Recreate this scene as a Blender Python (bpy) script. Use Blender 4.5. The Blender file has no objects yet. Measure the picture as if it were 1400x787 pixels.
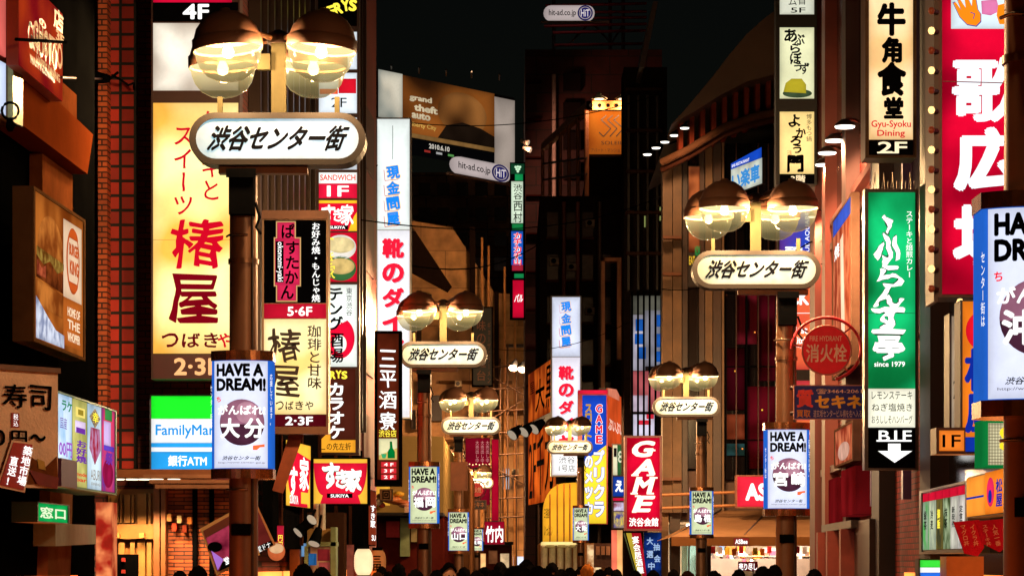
import bpy, math, random
from mathutils import Vector
random.seed(7)
R = math.radians
SC = bpy.context.scene
COL = SC.collection
# ------------------------------------------------------------------ camera, sky, moonlight, exposure
F = 2200.0            # pixels per metre at one depth unit
K = 1.65              # metres per depth unit: the lens is F * K pixels long
HZ = 769.0            # eye level, in the same pixels
CAMZ = 1.70
cam = bpy.data.cameras.new('camera'); camo = bpy.data.objects.new('camera', cam); COL.objects.link(camo)
cam.sensor_width = 36.0; cam.lens = F * K / 1400 * 36.0
cam.shift_y = (HZ - 393.5) / 1400
cam.clip_start = 0.2; cam.clip_end = 3000
camo.location = (0, 0, CAMZ); camo.rotation_euler = (R(90), 0, 0)
SC.camera = camo
wd = bpy.data.worlds.new('World'); SC.world = wd; wd.use_nodes = True
nt = wd.node_tree; bg = nt.nodes['Background']
sky = nt.nodes.new('ShaderNodeTexSky'); sky.sky_type = 'NISHITA'; sky.sun_disc = False
sky.sun_elevation = R(3); sky.sun_rotation = R(200)
nt.links.new(sky.outputs[0], bg.inputs[0]); bg.inputs[1].default_value = 0.0012
sl = bpy.data.lights.new('moon', 'SUN'); sl.energy = 0.004; sl.angle = R(0.5); sl.color = (1, .93, .85)
so = bpy.data.objects.new('moon', sl); COL.objects.link(so); so.rotation_euler = (R(55), 0, R(200))
SC.view_settings.view_transform = 'Standard'; SC.view_settings.look = 'None'
SC.view_settings.exposure = 0; SC.view_settings.gamma = 1; SC.view_settings.use_curve_mapping = False
SC.render.engine = 'CYCLES'
cy = SC.cycles
cy.use_denoising = True; cy.max_bounces = 6; cy.diffuse_bounces = 3; cy.glossy_bounces = 3
cy.transparent_max_bounces = 12; cy.transmission_bounces = 4; cy.sample_clamp_indirect = 4; cy.caustics_reflective = False; cy.caustics_refractive = False
cy.use_light_tree = True

# ------------------------------------------------------------------ small maths
KS = 0.0577           # the street runs a touch to the right of the lens axis
def W(px, py, D): return Vector(((px - 700) / F * D, D * K, CAMZ + (HZ - py) / F * D))
def s2l(c): c /= 255.0; return c / 12.92 if c <= .04045 else ((c + .055) / 1.055) ** 2.4
def lin(c): return tuple(s2l(x) for x in c)

# ------------------------------------------------------------------ materials
_m = {}
def mat(key, fn):
    if key not in _m:
        m = bpy.data.materials.new(key if isinstance(key, str) else '_'.join(str(k) for k in key)[:50]); m.use_nodes = True
        fn(m, m.node_tree, m.node_tree.nodes['Principled BSDF']); _m[key] = m
    return _m[key]
def dim(c, rough=.6, metal=0.0, var=.35, scale=3.0, bump=0.0):
    """painted, plastic, cloth or metal surface: base colour with blotchy wear"""
    def fn(m, t, p):
        b = lin(c); N = t.nodes; L = t.links
        tc = N.new('ShaderNodeTexCoord'); no = N.new('ShaderNodeTexNoise')
        no.inputs['Scale'].default_value = scale; no.inputs['Detail'].default_value = 6; no.inputs['Roughness'].default_value = .65
        L.new(tc.outputs['Object'], no.inputs['Vector'])
        mr = N.new('ShaderNodeMapRange'); mr.inputs[1].default_value = .25; mr.inputs[2].default_value = .75
        mr.inputs[3].default_value = 1 - var; mr.inputs[4].default_value = 1 + var * .6
        L.new(no.outputs[0], mr.inputs[0])
        mx = N.new('ShaderNodeMix'); mx.data_type = 'RGBA'; mx.blend_type = 'MULTIPLY'; mx.inputs[0].default_value = 1
        mx.inputs[6].default_value = (*b, 1); L.new(mr.outputs[0], mx.inputs[7]); L.new(mx.outputs[2], p.inputs['Base Color'])
        p.inputs['Roughness'].default_value = rough; p.inputs['Metallic'].default_value = metal
        if rough >= .7: p.inputs['Specular IOR Level'].default_value = 0
        if bump:
            n2 = N.new('ShaderNodeTexNoise'); n2.inputs['Scale'].default_value = scale * 12; L.new(tc.outputs['Object'], n2.inputs['Vector'])
            bp = N.new('ShaderNodeBump'); bp.inputs['Strength'].default_value = bump; bp.inputs['Distance'].default_value = .02
            L.new(n2.outputs[0], bp.inputs['Height']); L.new(bp.outputs[0], p.inputs['Normal'])
    return mat(('dim', *c, rough, metal, var, scale, bump), fn)
def lit(c, k=1.0, var=.22, scale=1.6, c2=None):
    """backlit acrylic: uneven tube light is painted into the emission"""
    k = k * 1.36
    def fn(m, t, p):
        b = lin(c); N = t.nodes; L = t.links
        p.inputs['Base Color'].default_value = (*[x * .1 for x in b], 1); p.inputs['Roughness'].default_value = .4; p.inputs['Specular IOR Level'].default_value = 0
        p.inputs['Emission Color'].default_value = (*b, 1); p.inputs['Emission Strength'].default_value = k
        if var > 0:
            tc = N.new('ShaderNodeTexCoord'); no = N.new('ShaderNodeTexNoise'); no.inputs['Scale'].default_value = scale
            no.inputs['Detail'].default_value = 1 if scale < 2 else 3
            L.new(tc.outputs['Object'], no.inputs['Vector'])
            mr = N.new('ShaderNodeMapRange'); mr.inputs[1].default_value = .3; mr.inputs[2].default_value = .7
            mr.inputs[3].default_value = k * (1 - var); mr.inputs[4].default_value = k * (1 + var * .5)
            L.new(no.outputs[0], mr.inputs[0])
            # weaker rim painted into the emission, as if from tubes in the middle
            sp = N.new('ShaderNodeSeparateXYZ'); L.new(tc.outputs['Generated'], sp.inputs[0]); ed = []
            for ax in (0, 2):
                m1 = N.new('ShaderNodeMath'); m1.operation = 'MULTIPLY_ADD'; m1.inputs[1].default_value = 2; m1.inputs[2].default_value = -1; L.new(sp.outputs[ax], m1.inputs[0])
                m2 = N.new('ShaderNodeMath'); m2.operation = 'ABSOLUTE'; L.new(m1.outputs[0], m2.inputs[0])
                m3 = N.new('ShaderNodeMath'); m3.operation = 'POWER'; m3.inputs[1].default_value = 5; L.new(m2.outputs[0], m3.inputs[0]); ed.append(m3)
            mxx = N.new('ShaderNodeMath'); mxx.operation = 'MAXIMUM'; L.new(ed[0].outputs[0], mxx.inputs[0]); L.new(ed[1].outputs[0], mxx.inputs[1])
            fo = N.new('ShaderNodeMath'); fo.operation = 'MULTIPLY_ADD'; fo.inputs[1].default_value = -.34; fo.inputs[2].default_value = 1; L.new(mxx.outputs[0], fo.inputs[0])
            mu = N.new('ShaderNodeMath'); mu.operation = 'MULTIPLY'; L.new(fo.outputs[0], mu.inputs[0])
            n3 = N.new('ShaderNodeTexNoise'); n3.inputs['Scale'].default_value = 9; n3.inputs['Detail'].default_value = 8; n3.inputs['Roughness'].default_value = .7; L.new(tc.outputs['Object'], n3.inputs['Vector'])
            gr = N.new('ShaderNodeMapRange'); gr.inputs[1].default_value = .3; gr.inputs[2].default_value = .6; gr.inputs[3].default_value = .93; gr.inputs[4].default_value = 1.02; L.new(n3.outputs[0], gr.inputs[0])
            mg = N.new('ShaderNodeMath'); mg.operation = 'MULTIPLY'; L.new(mr.outputs[0], mg.inputs[0]); L.new(gr.outputs[0], mg.inputs[1]); L.new(mg.outputs[0], mu.inputs[1])
            L.new(mu.outputs[0], p.inputs['Emission Strength'])
            if c2:
                mx = N.new('ShaderNodeMix'); mx.data_type = 'RGBA'; mx.inputs[6].default_value = (*lin(c2), 1); mx.inputs[7].default_value = (*b, 1)
                m2 = N.new('ShaderNodeMapRange'); m2.inputs[1].default_value = .38; m2.inputs[2].default_value = .56
                L.new(no.outputs[0], m2.inputs[0]); mf = N.new('ShaderNodeMath'); mf.operation = 'MULTIPLY'; L.new(m2.outputs[0], mf.inputs[0]); L.new(fo.outputs[0], mf.inputs[1]); L.new(mf.outputs[0], mx.inputs[0]); L.new(mx.outputs[2], p.inputs['Emission Color'])
    return mat(('lit', *c, k, var, scale, c2), fn)
def bricks(c1, c2, mortar, bw, bh, ms=.01, rough=.7, axis='xz'):
    def fn(m, t, p):
        N = t.nodes; L = t.links
        tc = N.new('ShaderNodeTexCoord'); sp = N.new('ShaderNodeSeparateXYZ'); cb = N.new('ShaderNodeCombineXYZ')
        L.new(tc.outputs['Object'], sp.inputs[0])
        L.new(sp.outputs['XYZ'.index(axis[0].upper())], cb.inputs[0]); L.new(sp.outputs['XYZ'.index(axis[1].upper())], cb.inputs[1])
        br = N.new('ShaderNodeTexBrick'); L.new(cb.outputs[0], br.inputs[0])
        br.inputs['Color1'].default_value = (*lin(c1), 1); br.inputs['Color2'].default_value = (*lin(c2), 1); br.inputs['Mortar'].default_value = (*lin(mortar), 1)
        br.inputs['Scale'].default_value = 1; br.inputs['Mortar Size'].default_value = ms; br.inputs['Brick Width'].default_value = bw; br.inputs['Row Height'].default_value = bh
        br.inputs['Bias'].default_value = -.2
        if abs(bw - bh) < .004: br.offset = 0
        no = N.new('ShaderNodeTexNoise'); no.inputs['Scale'].default_value = 1.3; no.inputs['Detail'].default_value = 6; L.new(tc.outputs['Object'], no.inputs['Vector'])
        mr = N.new('ShaderNodeMapRange'); mr.inputs[1].default_value = .3; mr.inputs[2].default_value = .7; mr.inputs[3].default_value = .55; mr.inputs[4].default_value = 1.15
        L.new(no.outputs[0], mr.inputs[0])
        mx = N.new('ShaderNodeMix'); mx.data_type = 'RGBA'; mx.blend_type = 'MULTIPLY'; mx.inputs[0].default_value = 1
        L.new(br.outputs[0], mx.inputs[6]); L.new(mr.outputs[0], mx.inputs[7]); L.new(mx.outputs[2], p.inputs['Base Color'])
        bp = N.new('ShaderNodeBump'); bp.inputs['Strength'].default_value = .6; bp.inputs['Distance'].default_value = .01; bp.invert = True
        L.new(br.outputs[1], bp.inputs['Height']); L.new(bp.outputs[0], p.inputs['Normal'])
        p.inputs['Roughness'].default_value = rough
    return mat(('bricks', *c1, *c2, *mortar, bw, bh, ms, axis), fn)
def glass(tint=(255, 250, 235), alpha=.14, rough=.08):
    def fn(m, t, p):
        N = t.nodes; L = t.links
        tr = N.new('ShaderNodeBsdfTransparent'); tr.inputs[0].default_value = (*lin(tint), 1)
        p.inputs['Base Color'].default_value = (*lin(tint), 1); p.inputs['Roughness'].default_value = rough
        mx = N.new('ShaderNodeMixShader'); fr = N.new('ShaderNodeFresnel'); fr.inputs[0].default_value = 1.35
        ad = N.new('ShaderNodeMath'); ad.operation = 'ADD'; ad.inputs[1].default_value = alpha; ad.use_clamp = True
        L.new(fr.outputs[0], ad.inputs[0]); L.new(ad.outputs[0], mx.inputs[0]); L.new(tr.outputs[0], mx.inputs[1]); L.new(p.outputs[0], mx.inputs[2])
        L.new(mx.outputs[0], N['Material Output'].inputs[0])
    return mat(('glass', *tint, alpha, rough), fn)
INK = dim((8, 8, 11), .8); BLK = dim((10, 10, 11), .8); STEEL = dim((70, 62, 56), .45, .6); DKB = dim((44, 26, 18), .55)
WARMFRAME = dim((110, 82, 60), .4, .5); CHROME = dim((150, 135, 120), .25, .9)
WHITE = lit((240, 242, 244), 1.0, .12); WRMW = lit((246, 232, 200), 1.0, .18); RED = lit((215, 12, 50), 1.0, .3); DRED = lit((120, 8, 30), .6, .3)
LW = lit((250, 250, 246), 1.0, 0); LY = lit((250, 230, 70), .95, 0); LR = lit((228, 20, 45), .95, 0); LB = lit((24, 120, 235), .95, 0)

# ------------------------------------------------------------------ mesh collecting
class MB:
    def __init__(s): s.v = []; s.f = []; s.m = []; s.mats = []; s.smooth = []
    def mi(s, m):
        if m not in s.mats: s.mats.append(m)
        return s.mats.index(m)
    def add(s, vs, fs, m=None, smooth=False):
        o = len(s.v); s.v += [tuple(v) for v in vs]; k = s.mi(m) if m else 0
        for f in fs: s.f.append([i + o for i in f]); s.m.append(k); s.smooth.append(smooth)
        return s
    def hexa(s, p, m=None):      # 8 points: 4 front (l=near) then 4 back
        return s.add(p, [(0, 1, 2, 3), (7, 6, 5, 4), (0, 4, 5, 1), (1, 5, 6, 2), (2, 6, 7, 3), (3, 7, 4, 0)], m)
    def box(s, x0, x1, y0, y1, z0, z1, m=None):
        return s.hexa([(x0, y0, z0), (x1, y0, z0), (x1, y0, z1), (x0, y0, z1), (x0, y1, z0), (x1, y1, z0), (x1, y1, z1), (x0, y1, z1)], m)
    def sbox(s, u0, u1, v0, v1, z0, z1, m=None):     # box along the street
        q = lambda u, v, z: (u + KS * v, v * K, z)
        return s.hexa([q(u0, v0, z0), q(u1, v0, z0), q(u1, v0, z1), q(u0, v0, z1), q(u0, v1, z0), q(u1, v1, z0), q(u1, v1, z1), q(u0, v1, z1)], m)
    def prism(s, front, back, m=None):
        n = len(front); return s.add(list(front) + list(back), [list(range(n)), list(range(2 * n - 1, n - 1, -1))] + [(i, n + i, n + (i + 1) % n, (i + 1) % n) for i in range(n)], m)
    def tube(s, pts, r, n=8, m=None):
        pts = [Vector(p) for p in pts]; rings = []
        for i, p in enumerate(pts):
            d = (pts[min(i + 1, len(pts) - 1)] - pts[max(i - 1, 0)]).normalized()
            a = d.cross(Vector((0, 0, 1)) if abs(d.z) < .9 else Vector((1, 0, 0))).normalized(); b = d.cross(a)
            rr = r[i] if isinstance(r, (list, tuple)) else r
            rings.append([p + (a * math.cos(2 * math.pi * k / n) + b * math.sin(2 * math.pi * k / n)) * rr for k in range(n)])
        vs = [v for rg in rings for v in rg]; fs = []
        for i in range(len(pts) - 1):
            for k in range(n): fs.append((i * n + k, i * n + (k + 1) % n, (i + 1) * n + (k + 1) % n, (i + 1) * n + k))
        s.add(vs, fs, m, True)
        return s.add(rings[0] + rings[-1], [list(range(n)), list(range(2 * n - 1, n - 1, -1))], m)
    def lathe(s, prof, c=(0, 0, 0), n=24, m=None):
        vs = []; fs = []
        for r, z in prof:
            for k in range(n): a = 2 * math.pi * k / n; vs.append((c[0] + r * math.cos(a), c[1] + r * math.sin(a), c[2] + z))
        for i in range(len(prof) - 1):
            for k in range(n): fs.append((i * n + k, i * n + (k + 1) % n, (i + 1) * n + (k + 1) % n, (i + 1) * n + k))
        return s.add(vs, fs, m, True)
    def mesh(s, name, m=None, off=(0, 0, 0)):
        me = bpy.data.meshes.new(name); ox, oy, oz = off
        me.from_pydata([(x - ox, y - oy, z - oz) for x, y, z in s.v], [], s.f)
        for mm in (s.mats or [m]): me.materials.append(mm)
        if s.mats: me.polygons.foreach_set('material_index', s.m)
        me.polygons.foreach_set('use_smooth', s.smooth); me.update()
        return me
    def build(s, name, m=None, parent=None, off=None):
        if off is None:
            off = (0, 0, 0)
            if parent is not None:
                q = parent
                while q is not None: off = tuple(a + b for a, b in zip(off, q.location)); q = q.parent
        o = bpy.data.objects.new(name, s.mesh(name, m, off)); COL.objects.link(o)
        if parent is not None: o.parent = parent
        return o
def tag(o, label, cat, group=None):
    o['label'] = label; o['category'] = cat
    if group: o['group'] = group
    return o
def thing(name, label, cat, loc, group=None, rz=0):
    o = bpy.data.objects.new(name, None); o.empty_display_size = .2; COL.objects.link(o); o.location = loc; o.rotation_euler = (0, 0, rz)
    return tag(o, label, cat, group)
def link_mesh(name, me, parent, loc=(0, 0, 0), rot=(0, 0, 0)):
    o = bpy.data.objects.new(name, me); COL.objects.link(o); o.parent = parent; o.location = loc; o.rotation_euler = rot; return o
def lamp(kind, loc, energy, color, parent=None, size=.1, rot=(0, 0, 0), spot=R(100), name='lamp_light', sy=None):
    l = bpy.data.lights.new(name, kind); l.energy = energy; l.color = color
    if kind == 'AREA':
        l.size = size
        if sy: l.shape = 'RECTANGLE'; l.size_y = sy
    else: l.shadow_soft_size = size
    if kind == 'SPOT': l.spot_size = spot; l.spot_blend = .35
    o = bpy.data.objects.new(name, l); COL.objects.link(o); o.location = loc; o.rotation_euler = rot
    if parent: o.parent = parent
    return o

# ------------------------------------------------------------------ lettering
_g = {}
def glyph(txt, bold):
    """outline of the built-in face; heavier weights are overlaid shifted copies, each a hair above the last"""
    k = (txt, bold)
    if k not in _g:
        if (txt, 0) not in _g:
            cu = bpy.data.curves.new('t', 'FONT'); cu.body = txt; cu.resolution_u = 3
            o = bpy.data.objects.new('t', cu); me = o.to_mesh()
            _g[(txt, 0)] = ([(v.co.x, v.co.y, 0.0) for v in me.vertices], [list(p.vertices) for p in me.polygons])
            o.to_mesh_clear(); bpy.data.objects.remove(o); bpy.data.curves.remove(cu)
        vs, fs = _g[(txt, 0)]
        if bold > .003:
            n = 8 if bold > .035 else 6 if bold > .015 else 4
            V = list(vs); FF = [list(f) for f in fs]
            for i in range(n):
                a = 2 * math.pi * i / n + .4; dx, dy = bold * math.cos(a), bold * math.sin(a); o_ = len(V)
                V += [(x + dx, y + dy, .0003 * (i + 1)) for x, y, e in vs]; FF += [[q + o_ for q in f] for f in fs]
            _g[k] = (V, FF)
        else: _g[k] = (vs, fs)
    return _g[k]
VROT = set('ー~〜-（）')
def layout(txt, rect, bold=.02, vert=False, slant=0.0, brush=0.0, rot=0.0):
    """flat lettering fitted to rect=(a0,b0,a1,b1), b running down; returns points and faces"""
    a0, b0, a1, b1 = rect; out = []; fs = []
    if not vert:
        vs, f = glyph(txt, bold)
        if not vs: return [], []
        if slant: vs = [(x + slant * y, y, e) for x, y, e in vs]
        xs = [v[0] for v in vs]; ys = [v[1] for v in vs]; x0, x1, y0, y1 = min(xs), max(xs), min(ys), max(ys)
        if txt.strip('ー一-') == '': y0, y1 = -.1, .87
        out = [(a0 + (x - x0) / max(x1 - x0, 1e-6) * (a1 - a0), b1 - (y - y0) / max(y1 - y0, 1e-6) * (b1 - b0), e) for x, y, e in vs]; fs = [list(q) for q in f]
    else:
        h = (b1 - b0) / len(txt); w = a1 - a0
        for i, ch in enumerate(txt):
            vs, f = glyph(ch, bold)
            if not vs: continue
            if ch in VROT: vs = [(.5 + (y - .38) * (-1 if ch in '~〜' else 1), .38 - (x - .5), e) for x, y, e in vs]
            if slant: vs = [(x, y + slant * (x - .5), e) for x, y, e in vs]
            wd_ = 1.0 if ord(ch) > 255 else .7
            dx, dy = 0, 0
            if ch in 'っゃゅょッャュョ': dx, dy = .06, .06
            o = len(out)
            out += [(a0 + w * ((x + dx - wd_ / 2) / wd_ * (1 if wd_ == 1 else .8) + .5), b0 + h * (i + (1 - (y + dy + .12))), e) for x, y, e in vs]
            fs += [[q + o for q in ff] for ff in f]
    if brush:
        sc = brush * .6 * min(a1 - a0, b1 - b0); q = 9.0 / max(1e-6, min(a1 - a0, (b1 - b0)))
        out = [(x + sc * math.sin(y * q + x * q * .4) + .5 * sc * math.sin(y * q * 2.3), y + sc * math.sin(x * q * 1.2), e) for x, y, e in out]
    if rot:
        cx, cy_ = (a0 + a1) / 2, (b0 + b1) / 2; c, s = math.cos(rot), math.sin(rot)
        out = [(cx + (x - cx) * c - (y - cy_) * s, cy_ + (x - cx) * s + (y - cy_) * c, e) for x, y, e in out]
    return out, fs

class Sheet:
    """a flat sign face: sheet coordinates (a right, b down, l out of the face) to the world"""
    def __init__(s, O, U, V): s.O = O; s.U = U; s.V = V; n = V.cross(U).normalized(); s.N = n if n.dot(Vector((0, 0, CAMZ)) - O) > 0 else -n
    def at(s, a, b, l=0): return s.O + s.U * a + s.V * b + s.N * l
def frontal(D): return Sheet(W(0, 0, D), Vector((D / F, 0, 0)), Vector((0, 0, -D / F)))
def wall_D(px, u): return u / ((px - 700) / F - KS)
def angled(pa, ya0, ya1, Da, pb, Db, w, h):
    O = W(pa, ya0, Da); e = W(pb, 0, Db); e.z = O.z
    return Sheet(O, (e - O) / w, Vector((0, 0, -(ya1 - ya0) / F * Da / h)))
def on_wall(pa, ya0, ya1, pb, u, w, h): return angled(pa, ya0, ya1, wall_D(pa, u), pb, wall_D(pb, u), w, h)

class Sign:
    def __init__(s, name, label, cat, sh, rect, depth=.28, frame=None, bez=2.0, group=None, cab='cabinet', rise=.02):
        if not isinstance(sh, Sheet): sh = frontal(sh)
        s.sh = sh; s.rect = rect; a0, b0, a1, b1 = rect
        s.root = thing(name, label, cat, sh.at((a0 + a1) / 2, b1), group); s.let = {}
        if cab:
            mb = MB(); s.bx(mb, rect, -depth, 0)
            if bez:
                for r in ((a0, b0, a1, b0 + bez), (a0, b1 - bez, a1, b1), (a0, b0 + bez, a0 + bez, b1 - bez), (a1 - bez, b0 + bez, a1, b1 - bez)): s.bx(mb, r, .001, rise)
            mb.build(cab, frame or DKB, s.root)
    def bx(s, mb, r, l0, l1, m=None):
        a0, b0, a1, b1 = r; q = s.sh.at
        return mb.hexa([q(a0, b1, l1), q(a1, b1, l1), q(a1, b0, l1), q(a0, b0, l1), q(a0, b1, l0), q(a1, b1, l0), q(a1, b0, l0), q(a0, b0, l0)], m)
    def box(s, r, l0, l1, m, name='panel', label=None):
        mb = MB(); s.bx(mb, r, l0, l1); o = mb.build(name, m, s.root)
        if label: o['label'] = label
        return o
    def panel(s, r, m, l=.010, name='panel', label=None): return s.box(r, .001, l, m, name, label)
    def poly(s, pts, m, l=.014, name='emblem', th=.003):
        mb = MB(); mb.prism([s.sh.at(a, b, l) for a, b in pts], [s.sh.at(a, b, l - th) for a, b in pts]); return mb.build(name, m, s.root)
    def ell(s, cx, cy_, rx, ry, m, l=.014, name='emblem', n=28, a0=0, a1=2 * math.pi):
        return s.poly([(cx + rx * math.cos(a0 + (a1 - a0) * k / (n if a1 - a0 > 6.2 else n - 1)), cy_ + ry * math.sin(a0 + (a1 - a0) * k / (n if a1 - a0 > 6.2 else n - 1))) for k in range(n)], m, l, name)
    def t(s, txt, rect, m, bold=.02, l=.018, **k):
        vs, fs = layout(txt, rect, bold, **k)
        s.let.setdefault(m, MB()).add([s.sh.at(a, b, l + e) for a, b, e in vs], fs); return s
    def line(s, pts, w, m, l=.016):
        for (xa, ya), (xb, yb) in zip(pts, pts[1:]):
            d = math.hypot(xb - xa, yb - ya) or 1; nx, ny = -(yb - ya) / d * w / 2, (xb - xa) / d * w / 2
            s.let.setdefault(m, MB()).add([s.sh.at(x, y, l) for x, y in ((xa + nx, ya + ny), (xb + nx, yb + ny), (xb - nx, yb - ny), (xa - nx, ya - ny))], [(0, 1, 2, 3)])
        return s
    def done(s):
        for m, mb in s.let.items(): mb.build('lettering', m, s.root)
        return s.root
def stadium(w, h, n=12):
    r = h / 2; c = w / 2 - r
    return [(c + r * math.cos(a), r * math.sin(a)) for a in [-math.pi / 2 + math.pi * k / n for k in range(n + 1)]] + [(-c + r * math.cos(a), r * math.sin(a)) for a in [math.pi / 2 + math.pi * k / n for k in range(n + 1)]]

# ================================================================== GROUND
MB().box(-400, 400, -60, 900, -.5, 0).build('road', dim((58, 56, 56), .75, 0, .3, .8, .3))['kind'] = 'structure'
PAV = dim((105, 96, 88), .8, 0, .25, 1.5, .2)
MB().sbox(-5.0, -3.2, -10, 62, .004, .14).build('pavement', PAV)['kind'] = 'structure'
MB().sbox(2.1, 4.2, -10, 45, .004, .14).build('pavement', PAV)['kind'] = 'structure'

# ================================================================== BUILDINGS
def bld(name, label, u, v): return thing(name, label, 'building', (u + KS * v, v * K, 0))
DW = dim((40, 24, 20), .8); DW2 = dim((34, 24, 20), .8); TANW = bricks((196, 140, 80), (150, 100, 56), (120, 80, 46), 3.4, 2.6, .02); TRIM = dim((120, 66, 30), .6)
# --- near left shop building (orange cladding, open to the street)
A_U = -5.2
b = bld('shop_building', 'dark near left building with orange cladding slab behind the hamburger poster', A_U, 10)
MB().sbox(-11, A_U, 3, 16.4, 0, 13).build('wall', dim((5, 5, 5), .9), b)
sh = Sign.__new__(Sign)
def wallpt(px, py, u, l=0):       # the point where a line of sight meets a street-side wall
    D = wall_D(px, u); return W(px, py, D) + Vector((l, 0, 0))
def wallslab(pts, u, l0, l1, name, m, parent):
    mb = MB(); mb.prism([wallpt(x, y, u, l1) for x, y in pts], [wallpt(x, y, u, l0) for x, y in pts]); return mb.build(name, m, parent)
ORNG = dim((104, 46, 18), .8, 0, .3, 1.2)
wallslab([(-14, 110), (26, 124), (92, 184), (84, 238), (-14, 168)], A_U, .002, .25, 'cladding_slab', ORNG, b)
wallslab([(25, 86), (76, 130), (76, 166), (25, 124)], A_U, .002, .2, 'cladding_slab', dim((110, 58, 30), .8), b)
wallslab([(40, 210), (82, 240), (82, 262), (82, 480), (40, 465)], A_U, .002, .12, 'cladding_panel', dim((112, 62, 32), .8), b)
wallslab([(55, 640), (86, 640), (82, 787), (50, 787)], A_U, .002, .1, 'cladding_panel', dim((120, 84, 60), .7), b)
wallslab([(30, 715), (105, 718), (105, 742), (30, 746)], A_U, .1, .3, 'cornice', dim((140, 150, 130), .5), b)
# --- tiled brick building on the left
B_U = -4.74
b = bld('brick_building', 'dark red tiled building carrying the tall yellow signs on the left', B_U, 24)
MB().sbox(-12, B_U, 21, 33, 0, 17).build('wall', bricks((110, 38, 26), (80, 26, 20), (30, 14, 10), .22, .075, .008), b)
D_ = 20.98
def fbox(x0, y0, x1, y1, Dn, Df): a = W(x0, y1, Dn); c = W(x1, y0, Dn); return (a.x, c.x, Dn * K, Df * K, a.z, c.z)
MB().box(*fbox(147, -60, 186, 640, D_ - .10, D_)).build('tile_cladding', bricks((200, 52, 34), (156, 38, 28), (10, 6, 6), .1918, .19, .02), b)
MB().box(*fbox(134, -60, 146.5, 640, D_ - .28, D_)).build('brick_pilaster', bricks((220, 104, 50), (180, 76, 38), (60, 26, 16), .16, .07, .01), b)
for k in range(22):
    v = 21.4 + k * .45
    MB().sbox(B_U + .003, B_U + .16, v, v + .07, 4.2, 14).build('fin', dim((60, 44, 36), .4, .6), b)
for k in range(4):
    w = MB().sbox(B_U + .002, B_U + .03, 22.0 + k * 2.6, 24.2 + k * 2.6, 5.2, 12.5).build('window', dim((20, 18, 20), .12), b)
MB().sbox(B_U + .004, B_U + .06, 30.3, 32.95, 0, 17).build('pilaster', dim((150, 44, 28), .6, 0, .4, .6), b)
for z in (3.4, 5.4, 7.4, 9.4): MB().sbox(B_U + .062, B_U + .1, 31.0, 32.4, z, z + 1.2).build('shutter', dim((96, 40, 30), .6), b)
# ground-floor shop front facing the street end
MB().box(*fbox(150, 641, 336, 652, 19.9, 20.9)).build('canopy', dim((150, 88, 48), .5), b)
for k, y in enumerate((648, 655, 662)): MB().box(*fbox(196 + k * 8, y, 338, y + 5, 19.7 - .2 * k, 19.85 - .2 * k)).build('louver', dim((176, 120, 84), .5), b)
GOLD = dim((206, 150, 84), .35, .3); GOLD2 = dim((176, 120, 60), .4, .2)
MB().box(*fbox(148, 668, 216, 800, D_ - .06, D_)).build('door_panel', GOLD2, b)
for x0, x1, y0, y1 in ((152, 162, 676, 714), (164, 167, 676, 714), (170, 178, 676, 714), (180, 183, 676, 714), (188, 200, 674, 722), (203, 206, 674, 722), (152, 158, 738, 790), (162, 170, 740, 790), (178, 184, 738, 790), (188, 198, 738, 790), (201, 207, 738, 790)):
    MB().box(*fbox(x0, y0, x1, y1, D_ - .12, D_ - .061)).build('slat', GOLD, b)
MB().box(*fbox(148, 716, 213, 736, D_ - .16, D_ - .07)).build('rail', GOLD2, b)
for x in (156, 190): MB().box(*fbox(x, 728, x + 7, 735, D_ - .24, D_ - .161)).build('handle', GOLD, b)
for x0, x1 in ((210, 218), (220, 226)): MB().box(*fbox(x0, 660, x1, 800, D_ - .2, D_)).build('post', dim((150, 92, 50), .5), b)
MB().box(*fbox(230, 668, 336, 800, D_ - .05, D_)).build('stone_cladding', bricks((210, 104, 46), (44, 18, 12), (24, 10, 8), .26, .05, .006), b)
for x in (263, 286): MB().box(*fbox(x, 664, x + 6, 800, D_ - .1, D_ - .051)).build('post', BLK, b)
for x, y in ((163, 656), (182, 659), (199, 661), (216, 664), (239, 668)):
    p = W(x, 652, 20.35); q = MB().lathe([(.0, 0), (.075, 0), (.085, .02), (.085, .05)], (p.x, 20.3 * K, p.z - .035), 16, lit((255, 236, 196), 3.0, 0)).build('downlight', None, b)
    lamp('SPOT', (p.x, 20.25 * K, p.z - .08), 90, (1, .62, .3), None, .05, (R(14), 0, 0), R(110), 'downlight_beam')
# --- low restaurant building with food display
b = bld('restaurant_building', 'low olive brown restaurant front below the brown vertical bar sign', -5.3, 46)
MB().box(*fbox(470, 596, 606, 702, 46, 56)).build('wall', dim((150, 122, 76), .8, 0, .3, .6), b)
MB().box(*fbox(470, 702, 606, 800, 46.9, 56)).build('shop_recess', dim((90, 30, 24), .7), b)
MB().box(*fbox(470, 700, 606, 703.5, 45.6, 46.9)).build('ledge', DKB, b)
MB().box(*fbox(547, 707, 560, 760, 46.7, 46.9)).build('notice', dim((150, 160, 120), .7), b)
MB().box(*fbox(562, 706, 582, 740, 46.7, 46.9)).build('notice', dim((170, 150, 110), .7), b)
MB().box(*fbox(528, 712, 546, 734, 46.7, 46.9)).build('notice', dim((180, 60, 70), .7), b)
MB().box(*fbox(606, 640, 640, 800, 58, 68)).build('side_wall', dim((110, 70, 44), .8), b)
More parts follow.
